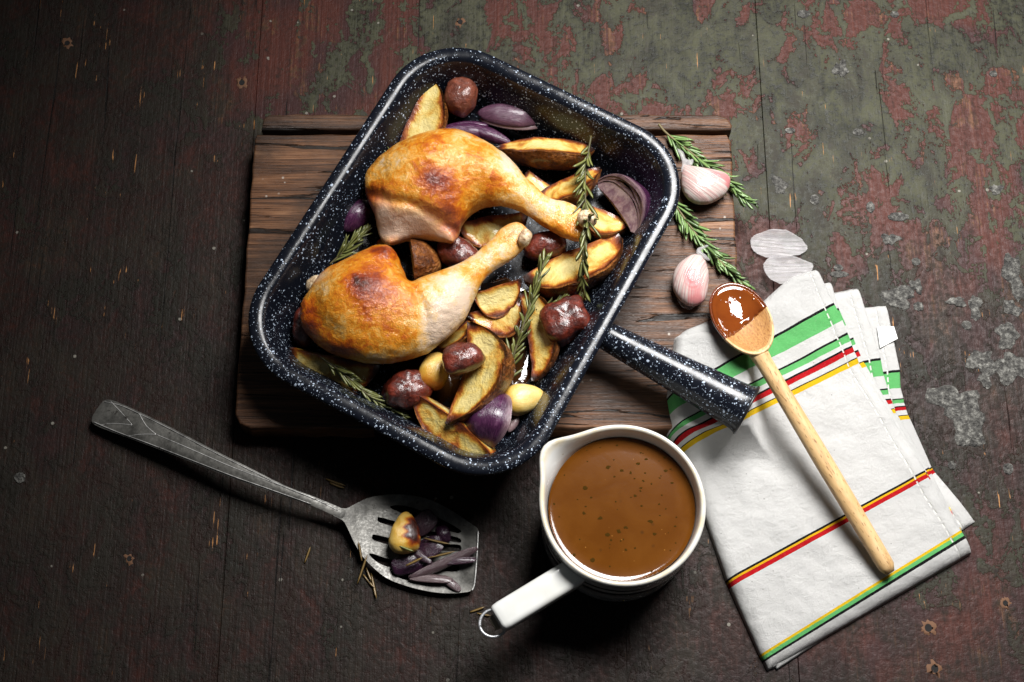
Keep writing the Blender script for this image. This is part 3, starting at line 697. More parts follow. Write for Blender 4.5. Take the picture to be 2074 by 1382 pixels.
def needle_geo(p, d, L, wd, bend, up):
    """one rosemary leaf: narrow, channelled blade"""
    d = d/np.linalg.norm(d); s = np.cross(d, up); s /= np.linalg.norm(s)+1e-9; n = np.cross(s, d)
    V = []; tone = []; md = []; N = 6
    for i in range(N):
        t = i/(N-1); w = wd*(.55+.9*t)*(1-t**3.2)**.6+wd*.06
        c = p+d*L*t+n*bend*L*t*t
        V += [c-s*w-n*w*.55, c+n*w*.15, c+s*w-n*w*.55, c-n*w*1.0]; md += [.0, 1.0, 0, 0]
    Fc = []
    for i in range(N-1):
        for j in range(4): Fc.append([i*4+j, i*4+(j+1) % 4, (i+1)*4+(j+1) % 4, (i+1)*4+j])
    Fc.append([0, 3, 2, 1]); b = (N-1)*4; Fc.append([b, b+1, b+2, b+3])
    return np.array(V), Fc, md
def rosemary(path, label, nmat, smat, n=60, L=.016, wd=.0009, spread=(22, 48), group=None, seed=0, srad=.0011, zmin=None, bare=.06, flat=.55, tipdense=True):
    rg = np.random.default_rng(seed); pts = catmull(np.array([P(a, b, z) for a, b, z in path]), 8, closed=False)
    seglen = np.linalg.norm(np.diff(pts, axis=0), axis=1); cum = np.concatenate([[0], np.cumsum(seglen)]); T = cum[-1]
    root = thing('rosemary_sprig', label, 'rosemary', (pts[:, 0].mean(), pts[:, 1].mean(), pts[:, 2].min()), group)
    obj('stem', *tube(pts, np.linspace(srad, srad*.45, len(pts)), 8), smat, root)
    parts = []; tone = []; mid = []
    for i in range(n):
        f = bare+(1-bare)*((i+rg.uniform(0, .6))/n); f = min(f, .995); s = f*T
        p = np.array([np.interp(s, cum, pts[:, k]) for k in range(3)]); q = np.array([np.interp(min(s+.003, T), cum, pts[:, k]) for k in range(3)]); o = np.array([np.interp(max(s-.003, 0), cum, pts[:, k]) for k in range(3)])
        t = q-o; t /= np.linalg.norm(t)
        a = rg.uniform(0, 2*math.pi) if i % 2 else (i*2.4); u = np.cross(t, (0, 0, 1)); u /= np.linalg.norm(u); v = np.cross(u, t)
        rad = math.cos(a)*u+math.sin(a)*v*flat
        if rad[2] < 0: rad[2] *= .4
        th = math.radians(rg.uniform(*spread)*(1-.45*f)); d = t*math.cos(th)+rad/np.linalg.norm(rad)*math.sin(th)
        Ln = L*rg.uniform(.55, 1.2)*(1-.35*f*f)
        V, Fc, md = needle_geo(p, d, Ln, wd*rg.uniform(.8, 1.2), rg.uniform(-.28, .30), np.array([0, 0, 1.0])+.5*rg.normal(size=3))
        if zmin is not None: V[:, 2] = np.maximum(V[:, 2], zmin+rg.uniform(0, .0006))
        parts.append((V, Fc)); tone += [rg.uniform(0, 1)]*len(V); mid += md
    V, Fc = join(parts)
    obj('needles', V, Fc, nmat, root, attrs={'tone': tone, 'mid': mid}, kind='stuff'); return root

# ================================================================== chicken legs
def chicken(label, outline, zm, k, kd, mid, brown, raw, bones, knuckle, base_b=.30):
    O = PL(outline, zm); V, Fc = inflate(O, zm, k, kd, .0012, mid, 4, knuckle)
    V += np.stack([fbm(V, 45, 3, 1), fbm(V, 45, 3, 4), fbm(V, 45, 3, 8)], 1)*.0008
    rd = (1-np.abs(fbm(V*np.array([1, 1.5, 1]), 85, 2, 13)))**2; V[:, 2] += np.where(V[:, 2] > zm, 1, 0)*(rd-.6)*.0005+fbm(V, 20, 1, 3)*.0012
    root = thing('chicken_leg', label, 'chicken leg', (V[:, 0].mean(), V[:, 1].mean(), V[:, 2].min()), 'roast chicken legs in the pan')
    b = base_b+spots(V, brown, zm+.012); r = np.clip(spots(V, raw, zm+.005), 0, 1)
    und = np.clip((zm-.004-V[:, 2])/.012, 0, 1); r = np.maximum(r, und*.5)
    obj('meat', V, Fc, M_CHICK, root, attrs={'brown': np.clip(b, 0, 1), 'raw': r})
    for (px, py, z, rr, sx, ang, mt) in bones:
        c = P(px, py, z); nu, nv = 22, 14; B = []; F2 = []
        for i in range(nv):
            p_ = -math.pi/2+math.pi*i/(nv-1)
            for j in range(nu):
                a = 2*math.pi*j/nu; B.append((math.cos(p_)*math.cos(a)*rr*sx, math.cos(p_)*math.sin(a)*rr, math.sin(p_)*rr))
        B = np.array(B); B *= (1+.16*fbm(B, 160, 3, px))[:, None]; c_, s_ = math.cos(math.radians(ang)), math.sin(math.radians(ang))
        B = np.stack([B[:, 0]*c_-B[:, 1]*s_, B[:, 0]*s_+B[:, 1]*c_, B[:, 2]], 1)+c
        for i in range(nv-1):
            for j in range(nu): F2.append([i*nu+j, i*nu+(j+1) % nu, (i+1)*nu+(j+1) % nu, (i+1)*nu+j])
        obj('bone_end', B, F2, mt, root)
    return root
def rel(lst, z):
    L = [(P(a, b, z), rx*S, ry*S, h) for a, b, rx, ry, h in lst]
    return lambda X, Y: sum(h*np.exp(-(((X-c[0])/rx)**2+((Y-c[1])/ry)**2)) for c, rx, ry, h in L)
def crease(X, Y, line, z, wd, dep):
    return -dep*np.exp(-(polydist(PL(line, z)[:, :2], X, Y, False)/wd)**2)
zc = .066
out1 = [(738, 374), (744, 350), (764, 326), (792, 305), (830, 286), (870, 272), (910, 268), (950, 274), (986, 291), (1016, 312), (1046, 338), (1076, 374), (1110, 400), (1150, 410), (1180, 424), (1192, 442), (1188, 470), (1180, 488), (1150, 481), (1110, 462), (1075, 440), (1040, 421), (1000, 413), (966, 420), (946, 437), (932, 462), (920, 490), (900, 486), (870, 475), (840, 472), (815, 478), (790, 490), (775, 480), (765, 460), (757, 430), (745, 405)]
r1 = rel([(880, 340, 70, 60, .006), (840, 470, 80, 22, -.010), (770, 470, 30, 30, -.006), (770, 370, 25, 40, -.003), (985, 360, 40, 30, .003), (1150, 450, 60, 40, -.004)], zc)
def mid1(X, Y): return r1(X, Y)+crease(X, Y, [(748, 398), (790, 425), (830, 432), (880, 452), (925, 470)], zc, .0035, .0045)+crease(X, Y, [(960, 290), (965, 350), (950, 420)], zc, .008, .0028)
chicken('roast chicken leg nearest the back corner, its bone end crossed by a rosemary sprig', out1, zc, .80, .78, mid1,
        [(890, 388, 44, 30, .26), (878, 380, 20, 14, .14), (880, 330, 60, 40, .06), (915, 440, 30, 40, .33), (860, 300, 30, 20, .10), (1000, 372, 36, 26, .18), (760, 385, 30, 24, .22), (1040, 330, 36, 40, -.24), (790, 340, 40, 26, -.10), (1100, 412, 70, 26, -.20), (1120, 450, 60, 16, .12), (960, 285, 40, 16, -.16), (840, 425, 50, 18, .05), (1165, 482, 18, 10, .30)],
        [(820, 458, 58, 20, 1.3), (880, 480, 30, 12, 1.0), (775, 440, 20, 26, .8)],
        [(1188, 444, zc+.011, .0070, 1.15, -40, M_BONE)], [], .32)
out2 = [(607, 642), (611, 616), (628, 588), (648, 562), (668, 545), (702, 530), (740, 508), (765, 500), (786, 503), (801, 516), (816, 545), (830, 570), (872, 560), (920, 540), (960, 518), (990, 490), (1020, 462), (1048, 453), (1066, 462), (1072, 484), (1058, 508), (1030, 530), (1002, 546), (978, 570), (962, 602), (945, 640), (920, 670), (895, 692), (860, 715), (810, 730), (760, 735), (710, 727), (670, 712), (640, 692), (615, 666)]
r2 = rel([(735, 610, 70, 60, .005), (640, 640, 30, 40, -.003), (790, 520, 20, 20, .004), (640, 690, 40, 20, -.003), (900, 620, 50, 40, .002)], zc)
def mid2(X, Y): return r2(X, Y)+crease(X, Y, [(830, 572), (845, 610), (862, 650), (868, 712)], zc, .0042, .0030)+crease(X, Y, [(812, 540), (822, 560), (836, 575)], zc, .004, .004)+crease(X, Y, [(640, 600), (640, 650), (690, 695)], zc, .006, .0016)
chicken('front roast chicken leg near the left side of the pan, with a pale drumstick', out2, zc, .82, .78, mid2,
        [(735, 602, 38, 36, .24), (728, 590, 18, 16, .16), (770, 560, 70, 50, .16), (790, 640, 60, 60, .10), (625, 650, 24, 50, .28), (680, 705, 60, 16, .22), (770, 512, 26, 16, .34), (885, 585, 36, 20, .02), (925, 610, 50, 70, -.34), (880, 680, 30, 50, -.26), (1000, 520, 60, 30, -.16), (800, 720, 90, 20, -.10), (660, 590, 30, 30, -.08), (930, 548, 50, 12, .14), (1050, 470, 20, 16, .05)],
        [(645, 566, 18, 14, .6), (1045, 470, 24, 18, .35)],
        [(1063, 482, zc+.009, .0070, .75, -20, M_BONE), (640, 577, zc-.008, .0070, 1.2, 40, M_BONE)], [], .33)

# ================================================================== potato wedges
W = wedge
W((800, 306), (862, 152), .047, .0300, -1, 6, 75, 'tall pale potato wedge standing in the back left corner beside a sausage chunk', z2=.058, seed=1)
W((1003, 296), (1204, 300), .050, .0245, -1, 36, 80, 'long potato wedge along the back right wall, in front of the smooth onion petal', bend=-.35, seed=2)
W((1068, 344), (1132, 384), .045, .0140, -1, 8, 80, 'small potato piece tucked above the drumstick of the rear chicken leg', seed=3)
W((1086, 398), (1214, 338), .047, .0215, -1, 28, 80, 'slim potato wedge behind the upright rosemary, next to the large cut onion', bend=-.15, seed=4)
W((1178, 410), (1278, 446), .042, .0235, -1, 20, 70, 'pale potato wedge under the large cut onion by the rear bone end', seed=5)
W((1058, 560), (1254, 474), .046, .0330, -1, 24, 72, 'large yellow potato wedge with brown skin against the handle-side wall', bend=-.12, seed=6)
W((955, 592), (1056, 566), .053, .0235, -1, -24, 80, 'short yellow potato wedge beneath the front bone end with a burnt top edge', seed=7, burn=.05)
W((945, 634), (1054, 604), .045, .0255, -1, -4, 80, 'flat pale potato wedge with scorched rim between the drumstick and rosemary', seed=8, burn=.08)
W((1050, 592), (1078, 772), .042, .0230, 1, 30, 80, 'brown crescent potato wedge leaning behind the rosemary next to blocky sausage', bend=.1, seed=9, burn=.08)
W((946, 652), (898, 858), .055, .0360, 1, 32, 80, 'big crescent potato wedge with wrinkled skin carrying a sausage chunk', bend=.12, seed=10)
W((840, 797), (1004, 930), .056, .0240, -1, -34, 85, 'golden potato wedge with a burnt ridge in the front corner of the pan', bend=-.12, seed=11, burn=.06)
W((586, 704), (768, 742), .048, .0270, -1, -22, 85, 'potato wedge half hidden under the front chicken leg at the left corner', seed=12)
W((700, 548), (778, 474), .042, .0250, -1, 4, 75, 'pale potato wedge between the two chicken thighs beside the left wall', seed=13)
W((826, 488), (838, 578), .044, .0210, 1, 82, 120, 'brown skin-up potato piece in the gap between the two chicken legs', seed=14)
W((925, 452), (1068, 428), .042, .0250, -1, -12, 80, 'shaded potato wedge underneath the rear drumstick', seed=15)
W((876, 704), (955, 640), .040, .0180, -1, 44, 80, 'glossy brown potato piece tucked under the front drumstick', seed=16, burn=.15)

# ================================================================== sausage chunks
SG = 'sausage chunks in the pan'
def B(cx, cy, z, rx, ry, rz, ang, label, mat=M_SAUS, **k): return blob(cx, cy, z, rx*S, ry*S, rz*S, ang, mat, 'sausage_chunk', label, 'sausage', SG, **k)
B(933, 199, .052, 40, 34, 36, 75, 'browned sausage chunk in the back corner of the pan', M_SAUSL, seed=21, amp=.14)
B(925, 517, .044, 44, 33, 34, -35, 'shiny dark sausage chunk between the two drumsticks', seed=22, amp=.20)
B(1105, 500, .044, 44, 28, 30, 10, 'dull dark sausage chunk beside the front bone end', M_SAUS, seed=23, amp=.12)
B(1148, 650, .050, 44, 40, 40, 20, 'blocky cut sausage chunk near the handle side of the pan', seed=24, amp=.20, sq=4.2)
B(937, 727, .071, 41, 30, 27, 12, 'deep red sausage chunk lying on the big crescent potato wedge', seed=25, amp=.18, taper=.15)
B(823, 791, .046, 43, 36, 36, 25, 'round red sausage chunk at the front wall beside the roasted garlic', seed=26, amp=.22)
B(616, 662, .042, 24, 40, 30, 0, 'sausage piece hidden behind the left thigh', seed=27)

# ================================================================== onions in the pan
a2 = dict(th=.0016)
onion('onion_petal', 'smooth purple onion petal below the browned sausage in the back corner', [dict(cx=1032, cy=236, z=.044, ang=-8, Lp=.0270, Wp=.0125, dep=.0110, roll=-18, pale=.12, **a2), dict(cx=1034, cy=248, z=.041, ang=-8, Lp=.0260, Wp=.0110, dep=.0080, roll=-30, pale=.7, **a2)], 'red onion pieces in the pan')
onion('onion_petal', 'stacked purple onion slivers just behind the rear chicken thigh', [dict(cx=955, cy=268, z=.047, ang=-6, Lp=.0240, Wp=.0075, dep=.0060, roll=10, **a2), dict(cx=985, cy=272, z=.048, ang=-22, Lp=.0220, Wp=.0060, dep=.0055, roll=20, **a2), dict(cx=940, cy=258, z=.044, ang=6, Lp=.0200, Wp=.0060, dep=.0050, roll=-15, **a2)], 'red onion pieces in the pan')
def onion_sector(label, E1, E2, z, r, side, tau, arc, radii, group):
    """wedge cut from an onion: nested layers between two cut faces, axis from E1 to E2"""
    A = P(*E1, z); B_ = P(*E2, z); X = B_-A; L = np.linalg.norm(X); X /= L; Yv = np.cross((0, 0, 1), X); Yv /= np.linalg.norm(Yv); Yv *= side; Zv = np.array([0, 0, 1.0]); Cn = (A+B_)/2
    root = thing('onion_wedge', label, 'onion', (Cn[0], Cn[1], ZB+.004), group); nt, na = 26, 16
    for li, (r1, r0, off) in enumerate(radii):
        V = []; pale = []; rest = []
        for sgn in (0, 1):
            rr0 = r1 if sgn == 0 else r0
            for i in range(nt):
                t = -1+2*i/(nt-1); pr = max(.02, 1-abs(t)**2.2)**.55
                for j in range(na+1):
                    th = math.radians(tau+off-(arc+off*1.5)*j/na); wob = 1+.03*math.sin(5*t+3*li)+.02*math.sin(9*th)
                    V.append(Cn+X*t*L/2*(.80+.20*rr0)+r*rr0*pr*wob*(math.cos(th)*Yv+math.sin(th)*Zv))
                    e = 1.0 if sgn else (1.0 if j in (0, na) else (.55 if j in (1, na-1) else 0.0)); pale.append(min(1, e*(.75+.25*li/3)) if sgn == 0 else .8); rest.append((t, th*1.1+li, sgn*.4))
        n = nt*(na+1); Fc = []
        for i in range(nt-1):
            for j in range(na):
                a = i*(na+1)+j; Fc.append([a, a+1, a+na+2, a+na+1]); Fc.append([n+a, n+a+na+1, n+a+na+2, n+a+1])
            for j in (0, na): a = i*(na+1)+j; Fc.append([a, a+na+1, n+a+na+1, n+a])
        for i in (0, nt-1):
            for j in range(na): a = i*(na+1)+j; Fc.append([a, a+1, n+a+1, n+a])
        V = np.array(V); V[:, 2] += fbm(V, 70, 2, li)*.0008; V[:, 2] = np.maximum(V[:, 2], ZB+.0034)
        o = obj('layer', V, Fc, M_ON, root, attrs={'pale': np.array(pale)*(.75 if li < 3 else .9)}, vattrs={'rest': rest}, sharp=50); fix_normals(o)
    return root
OG = 'red onion pieces in the pan'
onion_sector('large cut red onion wedge with open layers against the right wall', (1204, 372), (1284, 480), .046, .0300, 1, 48, 95, [(1.0, .90, 4), (.885, .77, 0), (.75, .62, -3), (.60, .10, -6)], OG)
onion('onion_petal', 'dark onion petal at the left wall beside the rear thigh', [dict(cx=722, cy=436, z=.046, ang=55, Lp=.0170, Wp=.0110, dep=.0090, roll=10, **a2)], 'red onion pieces in the pan')
onion_sector('glossy purple onion wedge in the front corner under the crescent potato', (1016, 798), (990, 912), .044, .0235, -1, 118, 120, [(1.0, .90, 4), (.88, .74, 3), (.72, .15, 0)], OG)
onion('onion_petal', 'tiny pale onion root end below the golden garlic clove', [dict(cx=1040, cy=858, z=.036, ang=60, Lp=.0080, Wp=.0035, dep=.0030, pale=.75, th=.001)], 'red onion pieces in the pan')

# ================================================================== roasted garlic
def rg_(cx, cy, z, rx, ry, rz, ang, label, bfn, **k): return blob(cx, cy, z, rx*S, ry*S, rz*S, ang, M_GR, 'roasted_garlic_clove', label, 'garlic', 'roasted garlic cloves', attrs={'brown': bfn}, amp=.07, sq=2.15, **k)
rg_(880, 752, .048, 38, 29, 27, 75, 'roasted garlic clove between two red sausage chunks', lambda r, V: .16+.45*np.clip(-r[:, 0], 0, 1), seed=31, taper=.12)
rg_(1058, 809, .043, 38, 30, 28, 12, 'golden garlic clove alone near the front right of the pan', lambda r, V: .06+.35*np.clip(-r[:, 0]+.1, 0, 1)**2+.2*np.clip(r[:, 0]-.6, 0, 1), seed=32, taper=.22, nose=.12)

# ================================================================== rosemary in the pan
PG = 'rosemary sprigs in the pan'
rosemary([(1197, 276, .066), (1186, 350, .068), (1186, 420, .072), (1190, 452, .082), (1180, 520, .074), (1178, 600, .052)], 'limp roasted rosemary sprig hanging over the rear bone end', M_NEEDR, M_STEMD, 84, .0180, .0014, (12, 44), PG, 41, .0009)
rosemary([(1012, 796, .052), (1040, 720, .062), (1066, 640, .068), (1086, 580, .070), (1104, 524, .072)], 'upright green rosemary sprig lying across the crescent potato wedges', M_NEEDR, M_STEMD, 64, .0180, .0014, (12, 42), PG, 42, .0013)
rosemary([(650, 724, .056), (700, 760, .054), (745, 800, .050), (815, 842, .042)], 'dark rosemary sprig along the front left wall by the potato wedge', M_NEEDR, M_STEMD, 50, .0165, .0013, (10, 30), PG, 43, .0009)
rosemary([(668, 536, .050), (700, 505, .052), (736, 470, .052)], 'small rosemary sprig against the left wall between the chicken thighs', M_NEEDR, M_STEMD, 44, .0165, .0013, (14, 34), PG, 44, .0009)
rosemary([(1086, 628, .046), (1112, 622, .048), (1145, 600, .050)], 'short rosemary tip poking out behind the blocky sausage chunk', M_NEEDR, M_STEMD, 18, .0130, .0009, (14, 40), PG, 45, .0008)
rosemary([(798, 325, .056), (786, 312, .056), (772, 298, .056)], 'tiny rosemary tip peeking out left of the rear thigh', M_NEEDR, M_STEMD, 12, .0110, .0008, (14, 40), PG, 46, .0008)

# ================================================================== fresh rosemary, garlic and skins on the board
FG = 'fresh rosemary sprigs on the board'
rosemary([(1334, 252, ZB+.006), (1352, 272, ZB+.005), (1400, 310, ZB+.005), (1450, 350, ZB+.005), (1514, 408, ZB+.004)], 'fresh green rosemary sprig under the upper raw garlic clove', M_NEED, M_STEM, 88, .0190, .0015, (20, 42), FG, 51, .0012, ZB+.0006, bare=.10, flat=.3)
rosemary([(1356, 396, ZB+.005), (1395, 455, ZB+.005), (1440, 510, ZB+.005), (1505, 574, ZB+.004)], 'fresh green rosemary sprig pointing at the bowl of the wooden spoon', M_NEED, M_STEM, 92, .0190, .0015, (20, 44), FG, 52, .0012, ZB+.0006, bare=.02, flat=.3)
def raw_clove(label, outline, axis, paper, zm, pinks, seed):
    V, Fc = inflate(PL(outline, zm), zm, .92, .80, .0008, None, 3)
    ac, al = seg_attr(V, P(*axis[0], zm), P(*axis[1], zm)); pk = spots(V, pinks, zm+.004)
    root = thing('raw_garlic_clove', label, 'garlic', (V[:, 0].mean(), V[:, 1].mean(), V[:, 2].min()), 'raw garlic cloves on the board')
    rest = np.stack([ac, al+.25*np.sin(ac*2), V[:, 2]*0+seed], 1)
    obj('clove', V, Fc, M_GRAW, root, attrs={'pink': pk}, vattrs={'rest': rest})
    for i, (pts, z0) in enumerate(paper):
        O = catmull(PL(pts, z0)[:, :2], 4); v2, T = cdt_plate(O, [], .0016); V3 = np.stack([v2[:, 0], v2[:, 1], np.full(len(v2), z0)], 1)
        V3[:, 2] += fbm(V3, 190, 2, seed+i)*.0022; V3, F3 = thicken(V3, T, .00035)
        ac, al = seg_attr(V3, P(*pts[0], z0), P(*pts[len(pts)//2], z0))
        obj('papery_tip', V3, F3, M_PAPER, root, vattrs={'rest': np.stack([ac, al*1.5, ac*0+i], 1)}, smooth=True)
    return root
raw_clove('pink raw garlic clove resting on the upper rosemary sprig at the board edge', [(1384, 336), (1398, 338), (1430, 344), (1462, 350), (1478, 361), (1477, 380), (1466, 396), (1440, 411), (1416, 413), (1393, 402), (1380, 378), (1380, 352)], [(1378, 330), (1478, 372)],
          [([(1372, 302), (1384, 308), (1390, 322), (1404, 322), (1402, 334), (1392, 342), (1386, 350), (1380, 345), (1382, 330), (1378, 318)], ZB+.017)], ZB+.0135, [(1455, 360, 30, 14, .8), (1476, 375, 10, 14, .7), (1420, 346, 30, 8, .4)], 3)
raw_clove('rosy raw garlic clove lying between the pan and the spoon bowl', [(1408, 516), (1424, 522), (1434, 550), (1434, 585), (1424, 612), (1400, 620), (1376, 606), (1362, 580), (1366, 548), (1386, 526)], [(1410, 512), (1400, 622)],
          [([(1416, 520), (1410, 512), (1414, 503), (1430, 497), (1434, 500), (1420, 508), (1438, 524), (1432, 526)], ZB+.016), ([(1370, 590), (1384, 612), (1408, 618), (1400, 626), (1384, 624), (1372, 610)], ZB+.006)], ZB+.0115, [(1408, 580, 24, 40, .75), (1390, 560, 14, 26, .4), (1410, 610, 26, 10, .5)], 8)
def skin_piece(label, pts, ends, z0, cup, seed):
    O = catmull(PL(pts, z0)[:, :2], 5); O += RNG.normal(size=O.shape)*.00022
    v2, T = cdt_plate(O, [], .0011); V = np.stack([v2[:, 0], v2[:, 1], np.full(len(v2), z0)], 1)
    ac, al = seg_attr(V, P(*ends[0], z0), P(*ends[1], z0)); hw = np.abs(al).max()
    V[:, 2] += cup*(al/hw)**2+.0016*(np.abs(ac-.5)*2)**3+fbm(V, 75, 3, seed)*.0010+.00010*np.sin(al/hw*17+ac*3+2*np.sin(ac*5))
    V[:, 2] += max(0, z0-V[:, 2].min())
    V3, F3 = thicken(V, T, .0001); al = np.concatenate([al, al]); ac = np.concatenate([ac, ac])
    o = obj('garlic_skin', V3, F3, M_PAPER, vattrs={'rest': np.stack([ac, al/hw*.9*(1.25-.5*np.abs(ac-.5)), ac*0+seed], 1)}); fix_normals(o)
    return tag(o, label, 'garlic skin', 'loose garlic skins on the table')
skin_piece('loose papery garlic skin on the table, the one farther from the towel', [(1519, 490), (1530, 478), (1556, 470), (1590, 471), (1616, 482), (1632, 497), (1634, 506), (1620, 518), (1596, 521), (1566, 528), (1540, 520), (1524, 508)], [(1519, 496), (1634, 504)], .0008, .0045, 71)
skin_piece('loose papery garlic skin tucked against the top of the towel', [(1545, 541), (1552, 528), (1572, 518), (1600, 520), (1630, 530), (1646, 538), (1638, 556), (1612, 572), (1584, 580), (1562, 572), (1550, 558)], [(1546, 545), (1646, 545)], .0046, .0050, 72)

# ================================================================== jug of gravy
ZJ = .082
jc = P(1262, 1021, ZJ); jb = np.array([jc[0], jc[1]]); RJ = .0600
spd = P(1100, 903, ZJ)-jc; spa = math.atan2(spd[1], spd[0]); spl = np.linalg.norm(spd[:2])
jug = thing('gravy_jug', 'white ceramic handled jug with dark bands, standing next to the towel', 'jug', (jb[0], jb[1], 0))
def jring(r, z, sp=0.0, n=96):
    pts = []
    for i in range(n):
        a = 2*math.pi*i/n; da = (a-spa+math.pi) % (2*math.pi)-math.pi
        rr = r+sp*math.exp(-(da/.24)**2)+sp*.28*math.exp(-(da/.55)**2)
        pts.append((jb[0]+rr*math.cos(a), jb[1]+rr*math.sin(a), z+(.0025*math.exp(-(da/.26)**2) if sp > .012 else 0)))
    return np.array(pts)
sx = (spl-RJ)/1.28
jp = [(.030, .0012, 0, 0), (.0540, .0012, 0, 0), (.0565, .0030, 0, 0), (.0575, .0080, 0, 0), (.0582, .0250, 0, 0), (.0587, .0400, 0, 0), (.0588, .0406, 0, 1), (.0590, .0480, 0, 1), (.0590, .0486, 0, 0), (.0590, .0560, 0, 0), (.0590, .0566, 0, 1), (.0590, .0605, .08, 1), (.0590, .0610, .10, 0), (.0590, .0720, .35, 0), (.0597, .0765, .75, 0), (RJ, .0800, .97, 0), (RJ-.0003, .0815, 1.0, 0), (RJ-.0014, .0826, 1.0, 0), (RJ-.0028, .0824, .98, 0), (RJ-.0038, .0810, .93, 0), (RJ-.0046, .0770, .70, 0), (RJ-.0056, .0690, .30, 0), (RJ-.0068, .0580, .05, 0), (.0520, .0400, 0, 0), (.0480, .0100, 0, 0), (.0440, .0065, 0, 0), (.030, .006, 0, 0)]
band = np.repeat([p[3] for p in jp], 96); worn = np.repeat([1.0 if .0795 < p[1] and p[0] < RJ-.001 else 0 for p in jp], 96)
obj('body', *loft([jring(r, z, sx*s) for r, z, s, b in jp]), M_CER, jug, attrs={'band': band, 'worn': worn*.8})
# square-section bar handle
q0 = P(1164, 1160, .058); q1 = P(1006, 1256, .062); ax = (q1-q0); L = np.linalg.norm(ax); ax /= L
sd_ = np.cross((0, 0, 1), ax); sd_ /= np.linalg.norm(sd_); up_ = np.cross(ax, sd_)
def rrs(hw, hh, r, n=5):
    o = []
    for (sx_, sy_, a0) in ((1, 1, 0), (-1, 1, 90), (-1, -1, 180), (1, -1, 270)):
        for i in range(n+1):
            a = math.radians(a0+90*i/n); o.append((sx_*(hw-r)+r*math.cos(a), sy_*(hh-r)+r*math.sin(a)))
    return o
rings = []
for t, sc in ((-.004, .88), (0, .97), (.004, 1.0), (.2*L, 1.0), (.5*L, 1.0), (.8*L, 1.0), (L-.006, 1.0), (L-.0022, .965), (L-.0004, .88), (L, .76)):
    rings.append(np.array([q0+ax*t+sd_*x*sc+up_*y*sc for x, y in rrs(.0104, .0088, .0042)]))
n_ = len(rings[0]); hV, hF = loft(rings)
hh_ = obj('handle', hV, hF, M_CER, jug, attrs={'band': np.zeros(len(hV)), 'worn': np.zeros(len(hV))})
obj('neck', *tube([q0-ax*.012, q0+ax*.002], [.0085, .0085], 20, flat=.8), M_CER, hh_, attrs={'band': np.zeros(40), 'worn': np.zeros(40)})
# wire hanging ring, bent into a loop through the handle's end
e = q1-ax*.0030-up_*.0055; pts = [e+sd_*.0080, e+sd_*.0095+ax*.003]
for i in range(13): a = math.pi*i/12; pts.append(e+ax*(.005+.0105*math.sin(a))+sd_*.0098*math.cos(a))
pts += [e-sd_*.0095+ax*.003, e-sd_*.0080]
obj('end_plug', *slab([(q1+ax*d+sd_*x)[:2] for d, x in ((-.004, -.0062), (.0042, -.0050), (.0042, .0050), (-.004, .0062))], q1[2]-.0085, q1[2]-.0035, .0012), mat_simple('aged_plug', (.26, .21, .15), .6), hh_)
ringo = obj('hanging_ring', *tube(catmull(np.array(pts), 3, False), .0011, 10, up=tuple(up_)), M_WIRE, hh_)
# printed maker's mark on the lower side, two worn lines of tiny strokes
parts = []
for row in range(2):
    for i in range(15):
        if RNG.uniform() < .12: continue
        a = math.radians(-108+i*1.75+row*.7); z = .0240-row*.0060; wv = .00055*RNG.uniform(.6, 1.2); hv = .0016*RNG.uniform(.7, 1)
        rr = .0582+(z-.025)*.033+.0002; cdir = np.array([math.cos(a), math.sin(a), 0]); tdir = np.array([-math.sin(a), math.cos(a), 0]); c = np.array([jb[0], jb[1], z])+cdir*rr
        parts.append((np.array([c-tdir*wv-np.array([0, 0, hv]), c+tdir*wv-np.array([0, 0, hv]), c+tdir*wv+np.array([0, 0, hv])+cdir*.0002, c-tdir*wv+np.array([0, 0, hv])+cdir*.0002]), [[0, 1, 2, 3]]))
obj('printed_mark', *join(parts), M_PRINT, jug, smooth=False, kind='stuff')
ZG = .0680
rg = .0536; gV = [(jb[0], jb[1], ZG)]; gF = []; NG = 72
rr_ = [.2, .4, .6, .8, .93, .975, .992, 1.003]
for k in rr_:
    zz = ZG+(.0009*max(0, (k-.93)/.073)**2 if k > .93 else 0)
    for i in range(NG): a = 2*math.pi*i/NG; gV.append((jb[0]+rg*k*math.cos(a), jb[1]+rg*k*math.sin(a), zz))
for i in range(NG): gF.append([0, 1+i, 1+(i+1) % NG])
for k in range(len(rr_)-1):
    for i in range(NG): gF.append([1+k*NG+i, 1+(k+1)*NG+i, 1+(k+1)*NG+(i+1) % NG, 1+k*NG+(i+1) % NG])
nb = len(gV); gV += [(x, y, ZG-.03) for x, y, _ in gV[1+(len(rr_)-1)*NG:]]; gV = np.array(gV); gV[nb:, :2] = jb+(gV[nb:, :2]-jb)*.94
for i in range(NG): gF.append([nb-NG+i, nb+i, nb+(i+1) % NG, nb-NG+(i+1) % NG])
gF.append([nb+i for i in range(NG)][::-1])
gravy = thing('gravy', 'brown herb-flecked gravy filling the white jug', 'gravy', (jb[0], jb[1], ZG-.03))
obj('surface', gV, gF, M_GRAVY, gravy)
parts = []
for i in range(70):
    a = RNG.uniform(0, 2*math.pi); r = rg*.95*math.sqrt(RNG.uniform()); s_ = RNG.uniform(.0005, .0011) if i % 3 else RNG.uniform(.0012, .0022); c = np.array([jb[0]+r*math.cos(a), jb[1]+r*math.sin(a), ZG+.00012]); n = 6; ph = RNG.uniform(0, 6)
    V = [c+np.array([s_*RNG.uniform(.5, 1.2)*math.cos(ph+2*math.pi*j/n), s_*.8*RNG.uniform(.5, 1.2)*math.sin(ph+2*math.pi*j/n), 0]) for j in range(n)]+[c+np.array([0, 0, .0002])]
    parts.append((np.array(V), [[j, (j+1) % n, n] for j in range(n)]))
obj('herb_flecks', *join(parts), M_HERB, gravy, kind='stuff')

